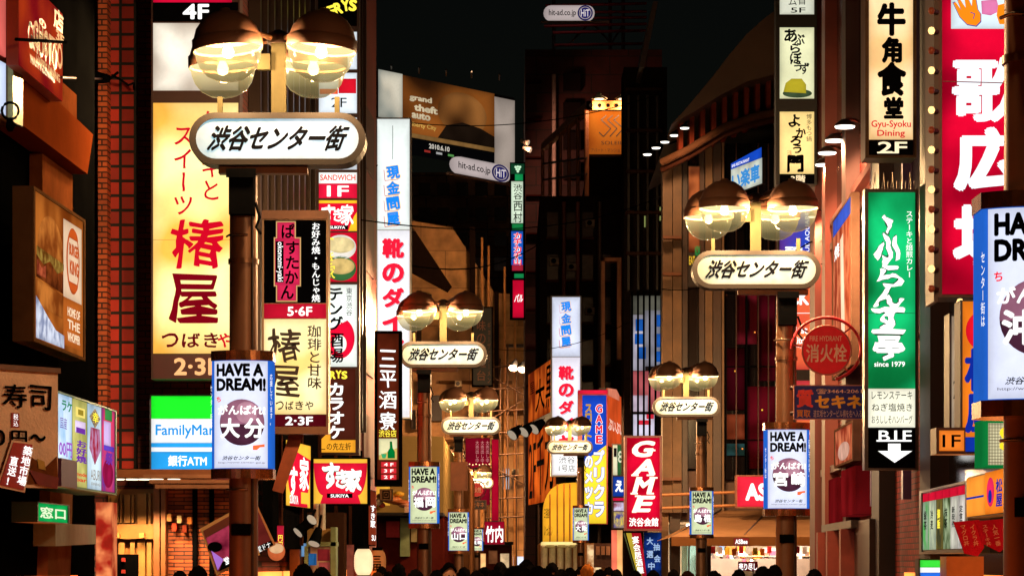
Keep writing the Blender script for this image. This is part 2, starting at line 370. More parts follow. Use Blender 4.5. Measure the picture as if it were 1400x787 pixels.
# --- tan building closing the street
b = bld('tan_building', 'tall tan building with sloping roofline closing the far end of the street', -9.4, 112)
pts = [(470, 800), (470, 300), (552, 300), (618, 311), (641, 345), (676, 400), (700, 402), (752, 436), (752, 800)]
mb = MB(); mb.prism([W(x, y, 112) for x, y in pts], [W(x, y, 112) + Vector((0, 14, 0)) for x, y in pts]); mb.build('wall', TANW, b)
for pts in ([(560, 316), (568, 316), (618, 392), (612, 400), (560, 372)], [(642, 310), (650, 310), (650, 402), (642, 402)], [(676, 400), (682, 396), (682, 620), (676, 620)]):
    mb = MB(); mb.prism([W(x, y, 111.4) for x, y in pts], [W(x, y, 112) - Vector((0, .01, 0)) for x, y in pts]); mb.build('fire_stair', dim((34, 22, 16), .7), b)
for (x0, y0, x1, y1) in ((563, 402, 590, 410), (600, 420, 640, 424), (600, 520, 700, 524), (690, 470, 718, 474), (560, 600, 640, 604), (684, 560, 742, 566), (600, 452, 612, 500), (570, 520, 580, 552), (590, 540, 604, 575), (718, 704, 730, 730)):
    MB().box(*fbox(x0, y0, x1, y1, 111.7, 111.99)).build('window' if x1 - x0 < 30 else 'ledge', dim((46, 28, 20), .5) if x1 - x0 < 30 else dim((92, 58, 34), .7), b)
for x in (659, 668, 690, 704): MB().tube([W(x, 800, 111.2), W(x, 300 + (x - 640) * 1.3, 111.2)], .09, 8).build('drainpipe', dim((196, 128, 66), .5), b)
MB().box(*fbox(702, 760, 744, 780, 111.7, 111.98)).build('shop_window', lit((226, 232, 255), .9, .1), b)
# scaffold standing before it
b = thing('scaffold', 'thin brown pipe scaffold standing before the tall tan building', 'scaffold', W(705, 769, 108) * 1)
b.location.z = 0
PIPE = dim((84, 52, 28), .45, .4)
for k, x in enumerate((668, 684, 694, 706, 722, 738)):
    MB().tube([W(x, 815, 108), W(x, 470 + (k % 2) * 20, 108)], .07, 6).build('upright', PIPE, b)
for k, y in enumerate((500, 530, 560, 590, 620, 650, 680, 706)):
    MB().tube([W(664, y + 2, 107.9), W(742, y - 2, 107.9)], .06, 6).build('rail', PIPE, b)
for k, y in enumerate((512, 574, 634)): MB().tube([W(668, y, 107.8), W(738, y + 40 - 80 * (k % 2), 107.8)], .05, 6).build('brace', PIPE, b)
# --- dark red wall building behind, with pipe
b = bld('red_wall_building', 'tall dark red walled building with a white pipe up its side', -3, 96)
MB().box(*fbox(718, 68, 905, 800, 96, 110)).build('wall', bricks((74, 18, 14), (52, 14, 12), (30, 10, 8), 2.2, 1.1, .03), b)
MB().tube([W(757.5, 330, 95.7), W(757.5, 102, 95.7)], .13, 10).build('pipe', dim((214, 176, 168), .5), b)
for y in (300, 322): MB().box(*fbox(742, y, 760, y + 8, 95.7, 95.9)).build('pipe_clamp', DKB, b)
# rooftop sign frame
b = thing('rooftop_frame', 'red steel lattice frame standing on the dark red building roof', 'roof frame', W(800, 68, 99))
RS = dim((150, 22, 30), .5, .2)
for (xa, ya, xb, yb) in ((746, 8, 884, 5), (810, 17, 884, 16), (812, 25, 884, 24), (744, 36, 884, 33), (756, 45, 884, 42), (758, 62, 880, 60), (744, 82, 864, 78)):
    MB().tube([W(xa, ya, 98), W(xb, yb, 98)], .09, 6).build('rail', RS, b)
for x in (757, 834, 852): MB().tube([W(x, 84, 98.3), W(x, -8, 98.3)], .12, 6).build('upright', DKB, b)
for (xa, ya, xb, yb) in ((776, 62, 808, 30), (808, 30, 836, 60), (834, 62, 852, 34)): MB().tube([W(xa, ya, 98.2), W(xb, yb, 98.2)], .07, 6).build('brace', DKB, b)
# --- black buildings in the middle
b = bld('soleil_building', 'unlit black building whose roof terrace carries the orange brown sign', 0, 76)
MB().box(*fbox(738, 268, 908, 815, 76, 90)).build('wall', DW2, b)
MB().box(*fbox(806, 214, 908, 268, 77, 90)).build('penthouse', DW2, b)
ST = dim((190, 120, 62), .45, .4)
for x, y in ((742, 205), (752, 196), (766, 182), (778, 172), (790, 162), (801, 150)):
    MB().tube([W(x, 268, 75 - (x - 742) * .1), W(x, y, 75 - (x - 742) * .1)], .09, 6).build('upright', dim((110, 62, 34), .5, .3), b)
mb = MB(); mb.prism([W(740, 205, 75.2), W(740, 196, 75.2), W(802, 138, 69), W(802, 150, 69)], [p + Vector((.25, 0, 0)) for p in (W(740, 205, 75.2), W(740, 196, 75.2), W(802, 138, 69), W(802, 150, 69))]); mb.build('terrace_beam', ST, b)
mb = MB(); mb.box(*fbox(802, 138, 856, 150, 69, 69.2)); bm_ = mb.build('terrace_beam', ST, b)
for k in range(5): q = W(808 + k * 11.7, 144, 68.96); MB().tube([q, q + Vector((0, .03, 0))], .085, 12).build('hole', BLK, bm_)
for x in (803, 853): MB().tube([W(x, 268, 69.1), W(x, 145, 69.1)], .08, 6).build('upright', dim((110, 62, 34), .5, .3), b)
for (xa, xb, y) in ((742, 802, 224), (742, 802, 246)): MB().tube([W(xa, y, 75), W(xb, y - 8, 69)], .05, 6).build('rail', DKB, b)
b = bld('black_building', 'narrow black building with vertical window bars left of the corner shop', 3, 60)
MB().box(*fbox(853, 92, 912, 815, 62, 63.5)).build('wall', DW2, b)
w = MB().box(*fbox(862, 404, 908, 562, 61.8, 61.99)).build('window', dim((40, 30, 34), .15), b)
MB().box(*fbox(863, 404, 907, 430, 61.70, 61.79)).build('pane', lit((120, 118, 104), .35, .5), w)  # these glowing pieces paint a sign's reflection in the dark glass
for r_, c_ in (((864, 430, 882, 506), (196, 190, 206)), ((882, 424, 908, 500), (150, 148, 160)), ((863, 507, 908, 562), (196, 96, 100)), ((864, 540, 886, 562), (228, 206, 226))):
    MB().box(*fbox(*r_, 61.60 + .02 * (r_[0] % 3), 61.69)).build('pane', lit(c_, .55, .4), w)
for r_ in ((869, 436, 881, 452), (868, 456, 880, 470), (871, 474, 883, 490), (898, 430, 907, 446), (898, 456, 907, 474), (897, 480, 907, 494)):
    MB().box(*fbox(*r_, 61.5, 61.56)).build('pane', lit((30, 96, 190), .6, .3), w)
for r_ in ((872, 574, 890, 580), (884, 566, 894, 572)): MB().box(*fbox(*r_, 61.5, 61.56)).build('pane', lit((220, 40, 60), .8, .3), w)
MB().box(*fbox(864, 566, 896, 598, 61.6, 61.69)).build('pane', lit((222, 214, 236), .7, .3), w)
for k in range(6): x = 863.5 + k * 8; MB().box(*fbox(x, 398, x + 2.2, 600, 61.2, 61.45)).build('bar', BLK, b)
for x, y in ((881, 292), (902, 283)): MB().box(*fbox(x, y, x + 1.5, y + 18, 61.9, 61.99)).build('slot_light', lit((150, 160, 90), .5, 0), b)
fr = MB()
for r_ in ((822, 352, 827, 545), (844, 356, 851, 490), (822, 352, 851, 357)): fr.box(*fbox(*r_, 70.0, 70.4))
fr.build('door_frame', dim((150, 92, 58), .6), b)
mb = MB(); mb.prism([W(893, 2, 58), W(900, 2, 58), W(881, 92, 60), W(874, 92, 60)], [p + Vector((0, 8, 0)) for p in (W(893, 2, 58), W(900, 2, 58), W(881, 92, 60), W(874, 92, 60))]); mb.build('eave', dim((92, 74, 58), .6), b)
# --- corner building with barrel roof and shoe shop
b = bld('corner_building', 'corner shop building with brown barrel roof and dark glass upper floors', 3, 50)
mb = MB(); mb.prism([W(x, y, 49) for x, y in ((905, 648), (1140, 648), (1140, 215), (905, 215))], [W(x, 648 if y == 648 else 300, 58) for x, y in ((905, 648), (1140, 648), (1140, 215), (905, 215))]); mb.build('wall', dim((46, 26, 22), .6), b)
pts = [(918, 170), (935, 152), (955, 128), (975, 104), (998, 74), (1020, 48), (1044, 26), (1066, 10), (1150, -30), (1150, 96), (1066, 100), (1020, 112), (985, 130), (950, 152)]
mb = MB(); mb.prism([W(x, y, 47) for x, y in pts], [W(x, y, 47) + Vector((0, 14, 0)) for x, y in pts]); mb.build('roof', dim((96, 70, 52), .6, 0, .4, .4), b)
for k in range(10):
    xa, xb = 928 + k * 15, 934 + k * 15; ya = 158 - k * 6.4
    MB().box(*fbox(xa, ya, xb, ya + 55, 47.6, 48.2)).build('rafter', dim((110, 44, 28), .8), b)
MB().tube([W(905, 222, 47.6), W(940, 205, 47.3), (W(990, 174, 47)), W(1030, 160, 47), W(1066, 152, 47)], .12, 8).build('gutter', dim((70, 44, 30), .8), b)
MB().tube([W(905, 232, 47.8), W(940, 215, 47.5), (W(990, 184, 47.2)), W(1030, 170, 47.2), W(1066, 162, 47.2)], .1, 8).build('gutter', dim((54, 28, 20), .8), b)
TANP = dim((120, 84, 50), .6, 0, .5, 1.2); BRP = dim((70, 42, 24), .5, 0, .5, 1.4)
for (x0, y0, x1, y1, m) in ((906, 228, 919, 700, TANP), (920, 222, 932, 700, TANP), (933, 210, 940, 700, BRP), (956, 200, 963, 700, BRP), (964, 196, 974, 700, TANP), (975, 190, 986, 700, BRP), (987, 186, 990, 700, TANP)):
    MB().box(*fbox(x0, y0, x1, y1, 48.5 - (x0 % 3) * .05, 48.99)).build('pilaster', m, b)
for y in (322, 372, 520, 652): MB().box(*fbox(906, y, 932, y + 4, 48.2, 48.4)).build('moulding', TRIM, b)
w = MB().box(*fbox(941, 208, 955, 640, 48.7, 48.99)).build('window', dim((36, 24, 20), .15), b)
w2 = MB().box(*fbox(992, 196, 1062, 655, 48.7, 48.99)).build('window', dim((18, 14, 16), .1), b)
RDK = lit((170, 18, 50), .42, .95, 2.6, (40, 4, 14)); RDK2 = lit((100, 10, 30), .45, .95, 3, (24, 2, 8))
def wpoly(pts, Dn, m, name='display', par=None):
    mb = MB(); mb.prism([W(x, y, Dn) for x, y in pts], [W(x, y, Dn + .03) for x, y in pts]); return mb.build(name, m, par)
for (x0, y0, x1, y1), m_ in (((1008, 400, 1035, 470), lit((150, 36, 50), .22, .7, 1.1, (30, 6, 14))), ((1038, 404, 1060, 520), lit((110, 16, 34), .2, .8, .9, (16, 4, 8))), ((994, 476, 1018, 560), lit((84, 12, 26), .2, .8, .9, (14, 4, 8))), ((1022, 528, 1060, 640), lit((140, 24, 40), .2, .8, .8, (18, 4, 8))), ((994, 566, 1018, 600), lit((190, 90, 56), .22, .7, 1.4, (60, 20, 14))), ((994, 606, 1018, 622), lit((70, 130, 140), .35, .6, 1.6, (24, 50, 56)))):
    MB().box(*fbox(x0, y0, x1, y1, 48.58, 48.66)).build('display_poster', m_, w2)
for yy in (300, 400, 500, 600): MB().box(*fbox(992, yy, 1062, yy + 1.5, 48.42, 48.5)).build('transom', BLK, w2)
for xx in (1006, 1036, 1050): MB().box(*fbox(xx, 196, xx + 1.4, 655, 48.36, 48.41)).build('mullion', dim((60, 34, 26), .4, .5), w2)
for k in range(5): q = (994 + (k * 37) % 64, 400 + (k * 53) % 230); wpoly([(q[0], q[1]), (q[0] + 2, q[1]), (q[0] + 2, q[1] + 2), (q[0], q[1] + 2)], 48.54, lit((255, 120 + (k * 29) % 90, 60), .8, 0), 'small_light', w2)
MB().box(*fbox(1020, 196, 1022, 655, 48.4, 48.69)).build('mullion', BLK, w2)
# cylinder of the upper glass bay on the right of the corner building
for k, (y, c_) in enumerate(((262, 1), (452, 2), (600, 3))): MB().box(*fbox(1062, y, 1068, y + 120, 48.5, 48.95)).build('pilaster', dim((110, 40, 30), .6), b)
# shop below: ceiling, floor, back wall, lit from its own ceiling
SHW = dim((190, 170, 144), .7, 0, .2)
sh_ = MB(); a = W(905, 750, 49); c = W(1140, 745, 49)
sh_.box(a.x, c.x, 52.9 * K, 53.1 * K, 0, 4.4).box(a.x - .1, a.x, 49 * K, 53 * K, 0, 4.4).box(c.x, c.x + .1, 49 * K, 53 * K, 0, 4.4); sh_.build('shop_wall', SHW, b)
MB().box(a.x - .1, c.x + .1, 49 * K, 53.1 * K, 2.95, 3.0).build('shop_ceiling', SHW, b)
MB().box(a.x - .1, c.x + .1, 48.9 * K, 53.1 * K, 3.02, 4.5).build('fascia', dim((90, 54, 36), .6), b)
MB().box(a.x - .1, c.x + .1, 49 * K, 53.1 * K, .01, .06).build('shop_floor', dim((150, 140, 130), .4), b)
for k in range(4):
    x = a.x + 1.0 + k * 1.3
    MB().box(x, x + .9, 49.6 * K, 49.8 * K, 2.88, 2.94).build('ceiling_tube', lit((255, 244, 226), 6, 0), b)
    MB().box(x, x + .9, 51.2 * K, 51.4 * K, 2.88, 2.94).build('ceiling_tube', lit((255, 244, 226), 6, 0), b)
lamp('AREA', ((a.x + c.x) / 2, 50.8 * K, 2.85), 1000, (1, .9, .76), None, 4, (0, 0, 0), name='shop_ceiling_light', sy=2)
for r_, c_, nm in (((940, 745, 952, 790), (226, 240, 240), 'shop_door'), ((993, 746, 1005, 772), (240, 130, 30), 'wall_poster'), ((1008, 746, 1019, 766), (250, 170, 70), 'wall_poster'), ((1030, 752, 1042, 766), (245, 140, 20), 'wall_poster'), ((1043, 748, 1066, 766), (246, 226, 214), 'wall_poster'), ((1091, 744, 1112, 760), (250, 232, 214), 'wall_poster'), ((1106, 764, 1122, 776), (250, 210, 40), 'wall_poster'), ((984, 746, 990, 760), (120, 160, 220), 'wall_poster'), ((1120, 752, 1134, 770), (240, 120, 120), 'wall_poster')):
    MB().box(*fbox(*r_, 52.6, 52.85)).build(nm, dim(c_, .6, 0, .15), b)
for k in range(60):
    x = random.uniform(968, 1012) if k < 30 else random.uniform(1036, 1066) if k < 46 else random.uniform(1088, 1136); y = random.uniform(764, 786)
    q = W(x, y, 51.6 + random.random() * .5); g = random.choice(((30, 24, 24), (60, 40, 30), (120, 80, 60), (190, 180, 170), (20, 20, 26), (140, 30, 40)))
    mb = MB(); mb.prism([q + Vector((dx, 0, dz)) for dx, dz in ((-.09, 0), (.1, 0), (.12, .05), (.02, .09), (-.03, .2), (-.09, .2))], [q + Vector((dx, .09, dz)) for dx, dz in ((-.09, 0), (.1, 0), (.12, .05), (.02, .09), (-.03, .2), (-.09, .2))])
    mb.build('shoe', dim(g, .5), b)
for x in (968, 1034, 1088): MB().box(*fbox(x, 763, x + (46 if x < 1000 else 34), 800, 51.5, 52.3)).build('shoe_rack', dim((90, 70, 56), .6), b)
# awning
aw = thing('shop_awning', 'wide beige canvas awning over the bright shoe shop front', 'awning', W(1015, 745, 44))
CAN = dim((150, 108, 76), .8, 0, .2, 1.0)
fp = [W(918, 733, 44), W(1118, 733, 44), W(1122, 697, 48.6), W(984, 697, 48.6)]
mb = MB(); mb.prism(fp, [p - Vector((0, 0, .03)) for p in fp]); mb.build('canopy', CAN, aw)
vl = []
n = 14; top = [W(918 + 200 * k / n, 733.5, 43.99) for k in range(n + 1)]; bot = [W(918 + 200 * k / n, 745.5 + .5 * (k % 2), 43.97) for k in range(n + 1)]
mb = MB(); mb.prism(top + bot[::-1], [p + Vector((0, .02, 0)) for p in top + bot[::-1]]); mb.build('valance', dim((130, 82, 46), .8, 0, .2, 1.0), aw)
fp = [W(918, 733, 44), W(984, 697, 48.6), W(918, 733, 44) + Vector((.0, 4.6 * K, -.05))]
mb = MB(); mb.prism(fp, [p - Vector((.02, 0, .02)) for p in fp]); mb.build('side_panel', CAN, aw)
for x in (985, 1050, 1118): MB().tube([W(x, 697, 48.5), W(918 + (x - 985) * 1.5, 734, 44.05)], .03, 6).build('arm', DKB, aw)
for y in (672, 690): MB().tube([W(905, y + 4, 47), W(1010, y, 47), W(1140, y, 47)], .05, 6).build('pipe', dim((170, 110, 66), .5, .3), b)
# --- right brick building, its street wall seen at a slant
R_U = 3.9
b = bld('brick_building', 'tall brick building on the right behind the green vertical sign', R_U, 22)
MB().sbox(R_U, 12, 6, 29, 0, 18).build('wall', bricks((140, 38, 24), (96, 24, 18), (40, 16, 12), .22, .075, .008, axis='yz'), b)
for v0, v1, c_ in ((28.2, 28.9, (90, 26, 18)), (26.9, 27.3, (104, 36, 22)), (24.6, 25.0, (54, 20, 18)), (21.6, 22.2, (30, 20, 20)), (18.2, 18.8, (34, 20, 20))):
    MB().sbox(R_U - .22, R_U - .002, v0, v1, 0, 18).build('pilaster', dim(c_, .6, 0, .4, .6), b)
for v0, v1, z0, z1 in ((12, 18.0, 1.0, 14), (19.0, 21.4, 4.5, 14), (22.4, 24.4, 8.2, 13), (25.2, 26.7, 7.2, 13)):
    MB().sbox(R_U - .05, R_U - .002, v0, v1, z0, z1).build('window', dim((18, 15, 17), .12), b)
for z in (3.2, 6.9, 7.3): MB().sbox(R_U - .14, R_U - .003, 22.3, 28.1, z, z + .12).build('string_course', dim((90, 34, 26), .6), b)
for v in (20.2, 22.6): MB().sbox(R_U - .16, R_U - .051, v, v + .1, 2.5, 9).build('drainpipe', dim((90, 70, 110), .35, .5), b)
# red awning boxes at its foot
for v0, v1, z0 in ((24.9, 25.9, 2.33), (23.1, 24.5, 2.4)):
    mb = MB(); mb.sbox(R_U - .3, R_U - .003, v0, v1, z0, z0 + .7); mb.build('awning_box', lit((150, 26, 30), .32, .6, 1.2), b)  # faint emission stands in for light reflected off red metal
MB().sbox(R_U - .4, R_U - .003, 22.9, 26.0, 2.2, 2.31).build('ledge', DKB, b)
for v in (23.2, 24.6, 25.7): MB().sbox(R_U - .5, R_U - .004, v, v + .16, 0, 2.19).build('post', dim((120, 44, 30), .6), b)
MB().sbox(R_U - .3, R_U - .003, 21.9, 23.5, .3, 2.3).build('door', dim((50, 26, 22), .5), b)

# ------------------------------------------------------------------ glowing shop windows added unseen below eye level to brighten the facades
def shop_fill_row(b, u, side, v0, v1, n, c_=(255, 140, 62), k=3.2):
    for i in range(n):
        a = v0 + (v1 - v0) * i / n; e = v0 + (v1 - v0) * (i + .86) / n
        MB().sbox(min(u + side * .004, u + side * .05), max(u + side * .004, u + side * .05), a, e, .35, 1.58).build('shop_window', lit(c_, k * (.7 + .6 * ((i * 7) % 5) / 5), .3, .8), b)
shop_fill_row(bpy.data.objects['shop_building'], A_U, 1, 6, 16, 5, (255, 110, 44), 3.0)
shop_fill_row(bpy.data.objects['brick_building'], B_U, 1, 21.6, 30, 4, k=4.2)
shop_fill_row(bpy.data.objects['brick_building.001'], R_U, -1, 8, 21, 6, k=3.6)
# dim facade detail on the unlit blocks in the middle
b = bpy.data.objects['soleil_building']
for k in range(4):
    for j in range(5):
        x = 748 + k * 24; y = 290 + j * 58
        if (k, j) in ((3, 0), (1, 4)): continue
        w = MB().box(*fbox(x, y, x + 15, y + 34, 75.8, 75.99)).build('window', dim((58, 34, 26), .25), b); MB().box(*fbox(x - 1, y + 34, x + 16, y + 37, 75.6, 75.8)).build('sill', dim((70, 38, 26), .7), w)
for x, m_ in ((771, (90, 34, 24)), (820, (70, 44, 30)), (790, (110, 48, 32))): MB().tube([W(x, 790, 75.4), W(x, 276, 75.4)], .1, 8).build('drainpipe', dim(m_, .5), b)
for x, y in ((752, 470), (776, 360), (801, 420), (801, 300), (752, 352)):
    ac = MB().box(*fbox(x, y, x + 12, y + 9, 75.2, 75.7)).build('air_conditioner', dim((120, 96, 80), .6), b); MB().tube([W(x + 5, y + 4.5, 75.19), W(x + 5, y + 4.5, 75.1)], .12, 14).build('fan_grille', BLK, ac)
b = bpy.data.objects['black_building']
for j in range(5): MB().box(*fbox(856, 120 + j * 56, 906, 124 + j * 56, 61.5, 61.99)).build('ledge', dim((64, 42, 32), .7), b)
for k in range(4): MB().box(*fbox(858 + k * 13, 130, 861 + k * 13, 396, 61.6, 61.98)).build('mullion', dim((46, 34, 28), .5), b)
b = bpy.data.objects['red_wall_building']
for j in range(9): MB().box(*fbox(719, 110 + j * 52, 740, 112 + j * 52, 95.6, 95.99)).build('ledge', dim((60, 20, 14), .7), b)
for j in range(4): MB().box(*fbox(770, 100 + j * 40, 794, 124 + j * 40, 95.7, 95.99)).build('window', dim((30, 16, 16), .2), b)
b = bpy.data.objects['tan_building']
for (x, y) in ((562, 440), (562, 560), (602, 470), (640, 470), (640, 560), (604, 640), (640, 640), (566, 660)):
    w = MB().box(*fbox(x, y, x + 14, y + 26, 111.5, 111.98)).build('window', dim((50, 32, 24), .2), b); MB().box(*fbox(x + 6.5, y, x + 7.5, y + 26, 111.3, 111.49)).build('frame', dim((150, 100, 60), .5), w)
for (x, y) in ((580, 470), (622, 520), (584, 620), (622, 600), (700, 640)):
    ac = MB().box(*fbox(x, y, x + 9, y + 8, 110.9, 111.6)).build('air_conditioner', dim((190, 160, 120), .6), b); MB().tube([W(x + 4, y + 4, 110.89), W(x + 4, y + 4, 110.8)], .14, 14).build('fan_grille', DKB, ac)
# small lit fronts at the far end of the street
b = bld('shop_building', 'row of tiny red lit shopfronts at the far end of the street', -4, 95)
MB().box(*fbox(598, 742, 700, 815, 98, 103)).build('wall', dim((90, 40, 30), .7), b)
for (x0, y0, x1, y1, c_, kk) in ((604, 752, 618, 775, (190, 40, 50), .5), (622, 750, 630, 772, (90, 60, 40), .5), (634, 758, 640, 776, (255, 130, 80), 1.1), (642, 750, 654, 768, (200, 30, 60), .6), (657, 756, 664, 776, (255, 190, 120), .9), (668, 752, 680, 770, (120, 70, 40), .6), (684, 756, 696, 776, (240, 200, 150), .7)):
    MB().box(*fbox(x0, y0, x1, y1, 97.6, 97.99)).build('shop_window', lit(c_, kk, .5, 2), b)
MB().box(*fbox(596, 740, 702, 744, 97, 97.99)).build('canopy', DKB, b)
# shoe boxes and goods on the shop's shelves
b = bpy.data.objects['corner_building']
rk = random.Random(3)
for j, y in enumerate((752, 762, 772)):
    MB().box(*fbox(952, y + 7, 1136, y + 8, 52.0, 52.5)).build('shelf', dim((180, 150, 120), .6), b)
    x = 954
    while x < 1132:
        w_ = rk.uniform(4, 9)
        if rk.random() < .8: MB().box(*fbox(x, y + rk.uniform(0, 3), x + w_ - 1, y + 6.9, 52.05, 52.4)).build('shoe_box', dim(rk.choice(((240, 236, 226), (200, 40, 50), (40, 36, 34), (230, 180, 60), (120, 80, 60), (180, 60, 90), (230, 220, 200), (90, 60, 44))), .6, 0, .2), b)
        x += w_

b = bpy.data.objects['brick_building']
nb = MB().box(*fbox(151, 757, 187, 800, 20.4, 20.5)).build('notice_board', BLK, b)
for y in (762, 778): MB().box(*fbox(166, y, 171, y + 5, 20.38, 20.395)).build('paper_seal', dim((190, 50, 40), .6), nb)
for k in range(5): MB().box(*fbox(228 + k * 7, 702 + (k * 13) % 24, 234 + k * 7, 712 + (k * 13) % 24, 20.8, 20.92)).build('menu_sheet', dim(((210, 150, 90), (170, 60, 40), (220, 190, 140), (120, 50, 34), (200, 120, 60))[k], .7), b)
MB().box(*fbox(207, 641, 300, 646, 20.0, 20.3)).build('sign_rail', dim((170, 150, 150), .4, .5), b)
b = bpy.data.objects['tan_building']
MB().box(*fbox(688, 640, 696, 668, 111.4, 111.7)).build('lit_window', lit((190, 214, 236), .7, .2), b)

b = bld('dim_tower', 'very dim brown tower block rising behind the tan building under the billboard', -6, 126)
MB().box(*fbox(560, 236, 716, 800, 126, 134)).build('wall', bricks((120, 84, 60), (96, 66, 48), (50, 34, 26), 3.2, 1.6, .05), b)
for j in range(4):
    for k in range(5): w = MB().box(*fbox(572 + k * 26, 250 + j * 34, 588 + k * 26, 268 + j * 34, 125.6, 125.99)).build('window', dim((30, 24, 22), .2), b); MB().box(*fbox(571 + k * 26, 268 + j * 34, 589 + k * 26, 270 + j * 34, 125.4, 125.6)).build('sill', dim((110, 80, 60), .7), w)

b = bpy.data.objects['corner_building']
for x0, x1, m_ in ((904, 914, TANP), (916, 930, BRP), (953, 958, TANP), (966, 972, BRP)): MB().box(*fbox(x0, 700, x1, 800, 48.7, 48.95)).build('pilaster', m_, b)
gd = MB().box(*fbox(932, 744, 952, 800, 48.8, 48.9)).build('glass_door', glass((210, 230, 226), .2), b); MB().box(*fbox(941, 744, 943, 800, 48.7, 48.79)).build('door_frame', dim((120, 110, 100), .4, .5), gd)
for k in range(16):
    x = 975 + k * 9.6; q = W(x, 746 + (k * 5) % 4, 49.4 + (k % 3) * .3)
    if 1060 < x < 1090: continue
    mb = MB(); mb.box(q.x - .07, q.x + .07, q.y, q.y + .02, q.z - .22, q.z); mb.build('hanging_tag', dim(((236, 60, 60), (240, 236, 220), (246, 190, 60), (230, 110, 40))[k % 4], .7, 0, .3, 9), b)

b = bpy.data.objects['brick_building']
MB().sbox(B_U + .17, B_U + .3, 21.5, 29.5, 1.9, 3.75).build('dark_sheet', BLK, b)  # dark sheet added over the lit brick to keep this wall black
for k in range(5): MB().sbox(B_U + .301, B_U + .34, 21.9 + k * 1.5, 22.0 + k * 1.5, 1.95, 3.7).build('joint', dim((60, 34, 24), .7), b)

# ================================================================== STREET LAMPS
def refl_mat():
    m = bpy.data.materials.new('reflector'); m.use_nodes = True; p = m.node_tree.nodes['Principled BSDF']
    p.inputs['Base Color'].default_value = (0, 0, 0, 1); p.inputs['Specular IOR Level'].default_value = 0
    p.inputs['Emission Color'].default_value = (*lin((255, 240, 186)), 1); p.inputs['Emission Strength'].default_value = 1.2; return m  # black base; the reflected bulb light is painted as emission
def bowl_mat():
    """prismatic bowl: clear, with scattered bulb light painted as emission, stronger near the rim"""
    m = bpy.data.materials.new('lamp_bowl'); m.use_nodes = True; N = m.node_tree.nodes; L = m.node_tree.links; p = N['Principled BSDF']
    p.inputs['Base Color'].default_value = (.0, .0, .0, 1); p.inputs['Specular IOR Level'].default_value = .12; p.inputs['Roughness'].default_value = .12
    p.inputs['Emission Color'].default_value = (*lin((255, 232, 158)), 1); p.inputs['Emission Strength'].default_value = .6
    tc = N.new('ShaderNodeTexCoord'); sp = N.new('ShaderNodeSeparateXYZ'); L.new(tc.outputs['Object'], sp.inputs[0]); mz = N.new('ShaderNodeMapRange'); mz.inputs[1].default_value = -.30; mz.inputs[2].default_value = -.07; mz.inputs[3].default_value = .16; mz.inputs[4].default_value = .95; L.new(sp.outputs[2], mz.inputs[0]); L.new(mz.outputs[0], p.inputs['Emission Strength'])
    tr = N.new('ShaderNodeBsdfTransparent'); tr.inputs[0].default_value = (1, .97, .86, 1)
    lw = N.new('ShaderNodeLayerWeight'); lw.inputs[0].default_value = .35
    mr = N.new('ShaderNodeMapRange'); mr.inputs[3].default_value = .34; mr.inputs[4].default_value = .7; L.new(lw.outputs['Facing'], mr.inputs[0])
    mx = N.new('ShaderNodeMixShader'); L.new(mr.outputs[0], mx.inputs[0]); L.new(tr.outputs[0], mx.inputs[1]); L.new(p.outputs[0], mx.inputs[2]); L.new(mx.outputs[0], N['Material Output'].inputs[0])
    return m
CAPM = dim((108, 70, 48), .6, .2, .25, 2.5); POLE = dim((116, 78, 54), .42, .35, .3, 2.0); CREAM = dim((46, 42, 28), .8, 0, .3); RIM = dim((30, 23, 19), .5, .3)
COPPER = dim((170, 110, 70), .22, .85, .6, 9.0); BULB = lit((255, 240, 190), 7, 0); BOWL = bowl_mat()
cap_me = MB().lathe([(.0, .375), (.05, .37), (.06, .345), (.14, .325), (.24, .26), (.305, .175), (.335, .085), (.338, .07), (.355, .065), (.358, -.04), (.35, -.05), (.335, -.045), (.33, .02), (.0, .05)], n=32).mesh('lamp_cap', CAPM)
ref_me = MB().lathe([(.325, -.03), (.24, .035), (.10, .048), (0, .0485)], n=28).mesh('reflector', refl_mat())
bowl_me = MB().lathe([(.35, -.045), (.352, -.06), (.335, -.065), (.326, -.13), (.295, -.215), (.235, -.295), (.14, -.35), (.05, -.368), (0, -.37)], n=32).mesh('lamp_bowl', BOWL)
bulb_me = MB().lathe([(.0, .03), (.03, .02), (.045, -.02), (.062, -.07), (.05, -.115), (0, -.135)], n=14).mesh('bulb', BULB)
st_o = stadium(1.8, .53, 14); st_i = stadium(1.66, .41, 14)
def ring(mb, y0, y1, o, i):
    n = len(o)
    vs = [(x, y0, z) for x, z in o] + [(x, y0, z) for x, z in i] + [(x, y1, z) for x, z in o] + [(x, y1, z) for x, z in i]
    fs = []
    for k in range(n):
        j = (k + 1) % n; fs += [(k, j, n + j, n + k), (2 * n + k, 3 * n + k, 3 * n + j, 2 * n + j), (k, 2 * n + k, 2 * n + j, j), (n + k, n + j, 3 * n + j, 3 * n + k)]
    return mb.add(vs, fs)
frame_me = ring(MB(), -.17, .17, st_o, st_i).mesh('plaque_frame', RIM)
def plaque_panel(m): mb = MB(); mb.prism([(x, -.15, z) for x, z in st_i], [(x, .15, z) for x, z in st_i]); return mb.mesh('plaque_panel', m)
def plaque_text():
    mb = MB(); vs, fs = layout('渋谷センター街', (-.72, -.135, .74, .125), .038, slant=.5)
    mb.add([(x, -.156 - e, -y) for x, y, e in vs], fs); mb.add([(-x, .156 + e, -y) for x, y, e in vs], fs); return mb.mesh('lettering', INK)
ptext_me = plaque_text()
def curve_pt(x, z, l, Rr=.42): a = x / Rr; return (Rr * math.sin(a) * (1 + l / Rr), .13 - (Rr + l) * math.cos(a), z)
_sh = {}
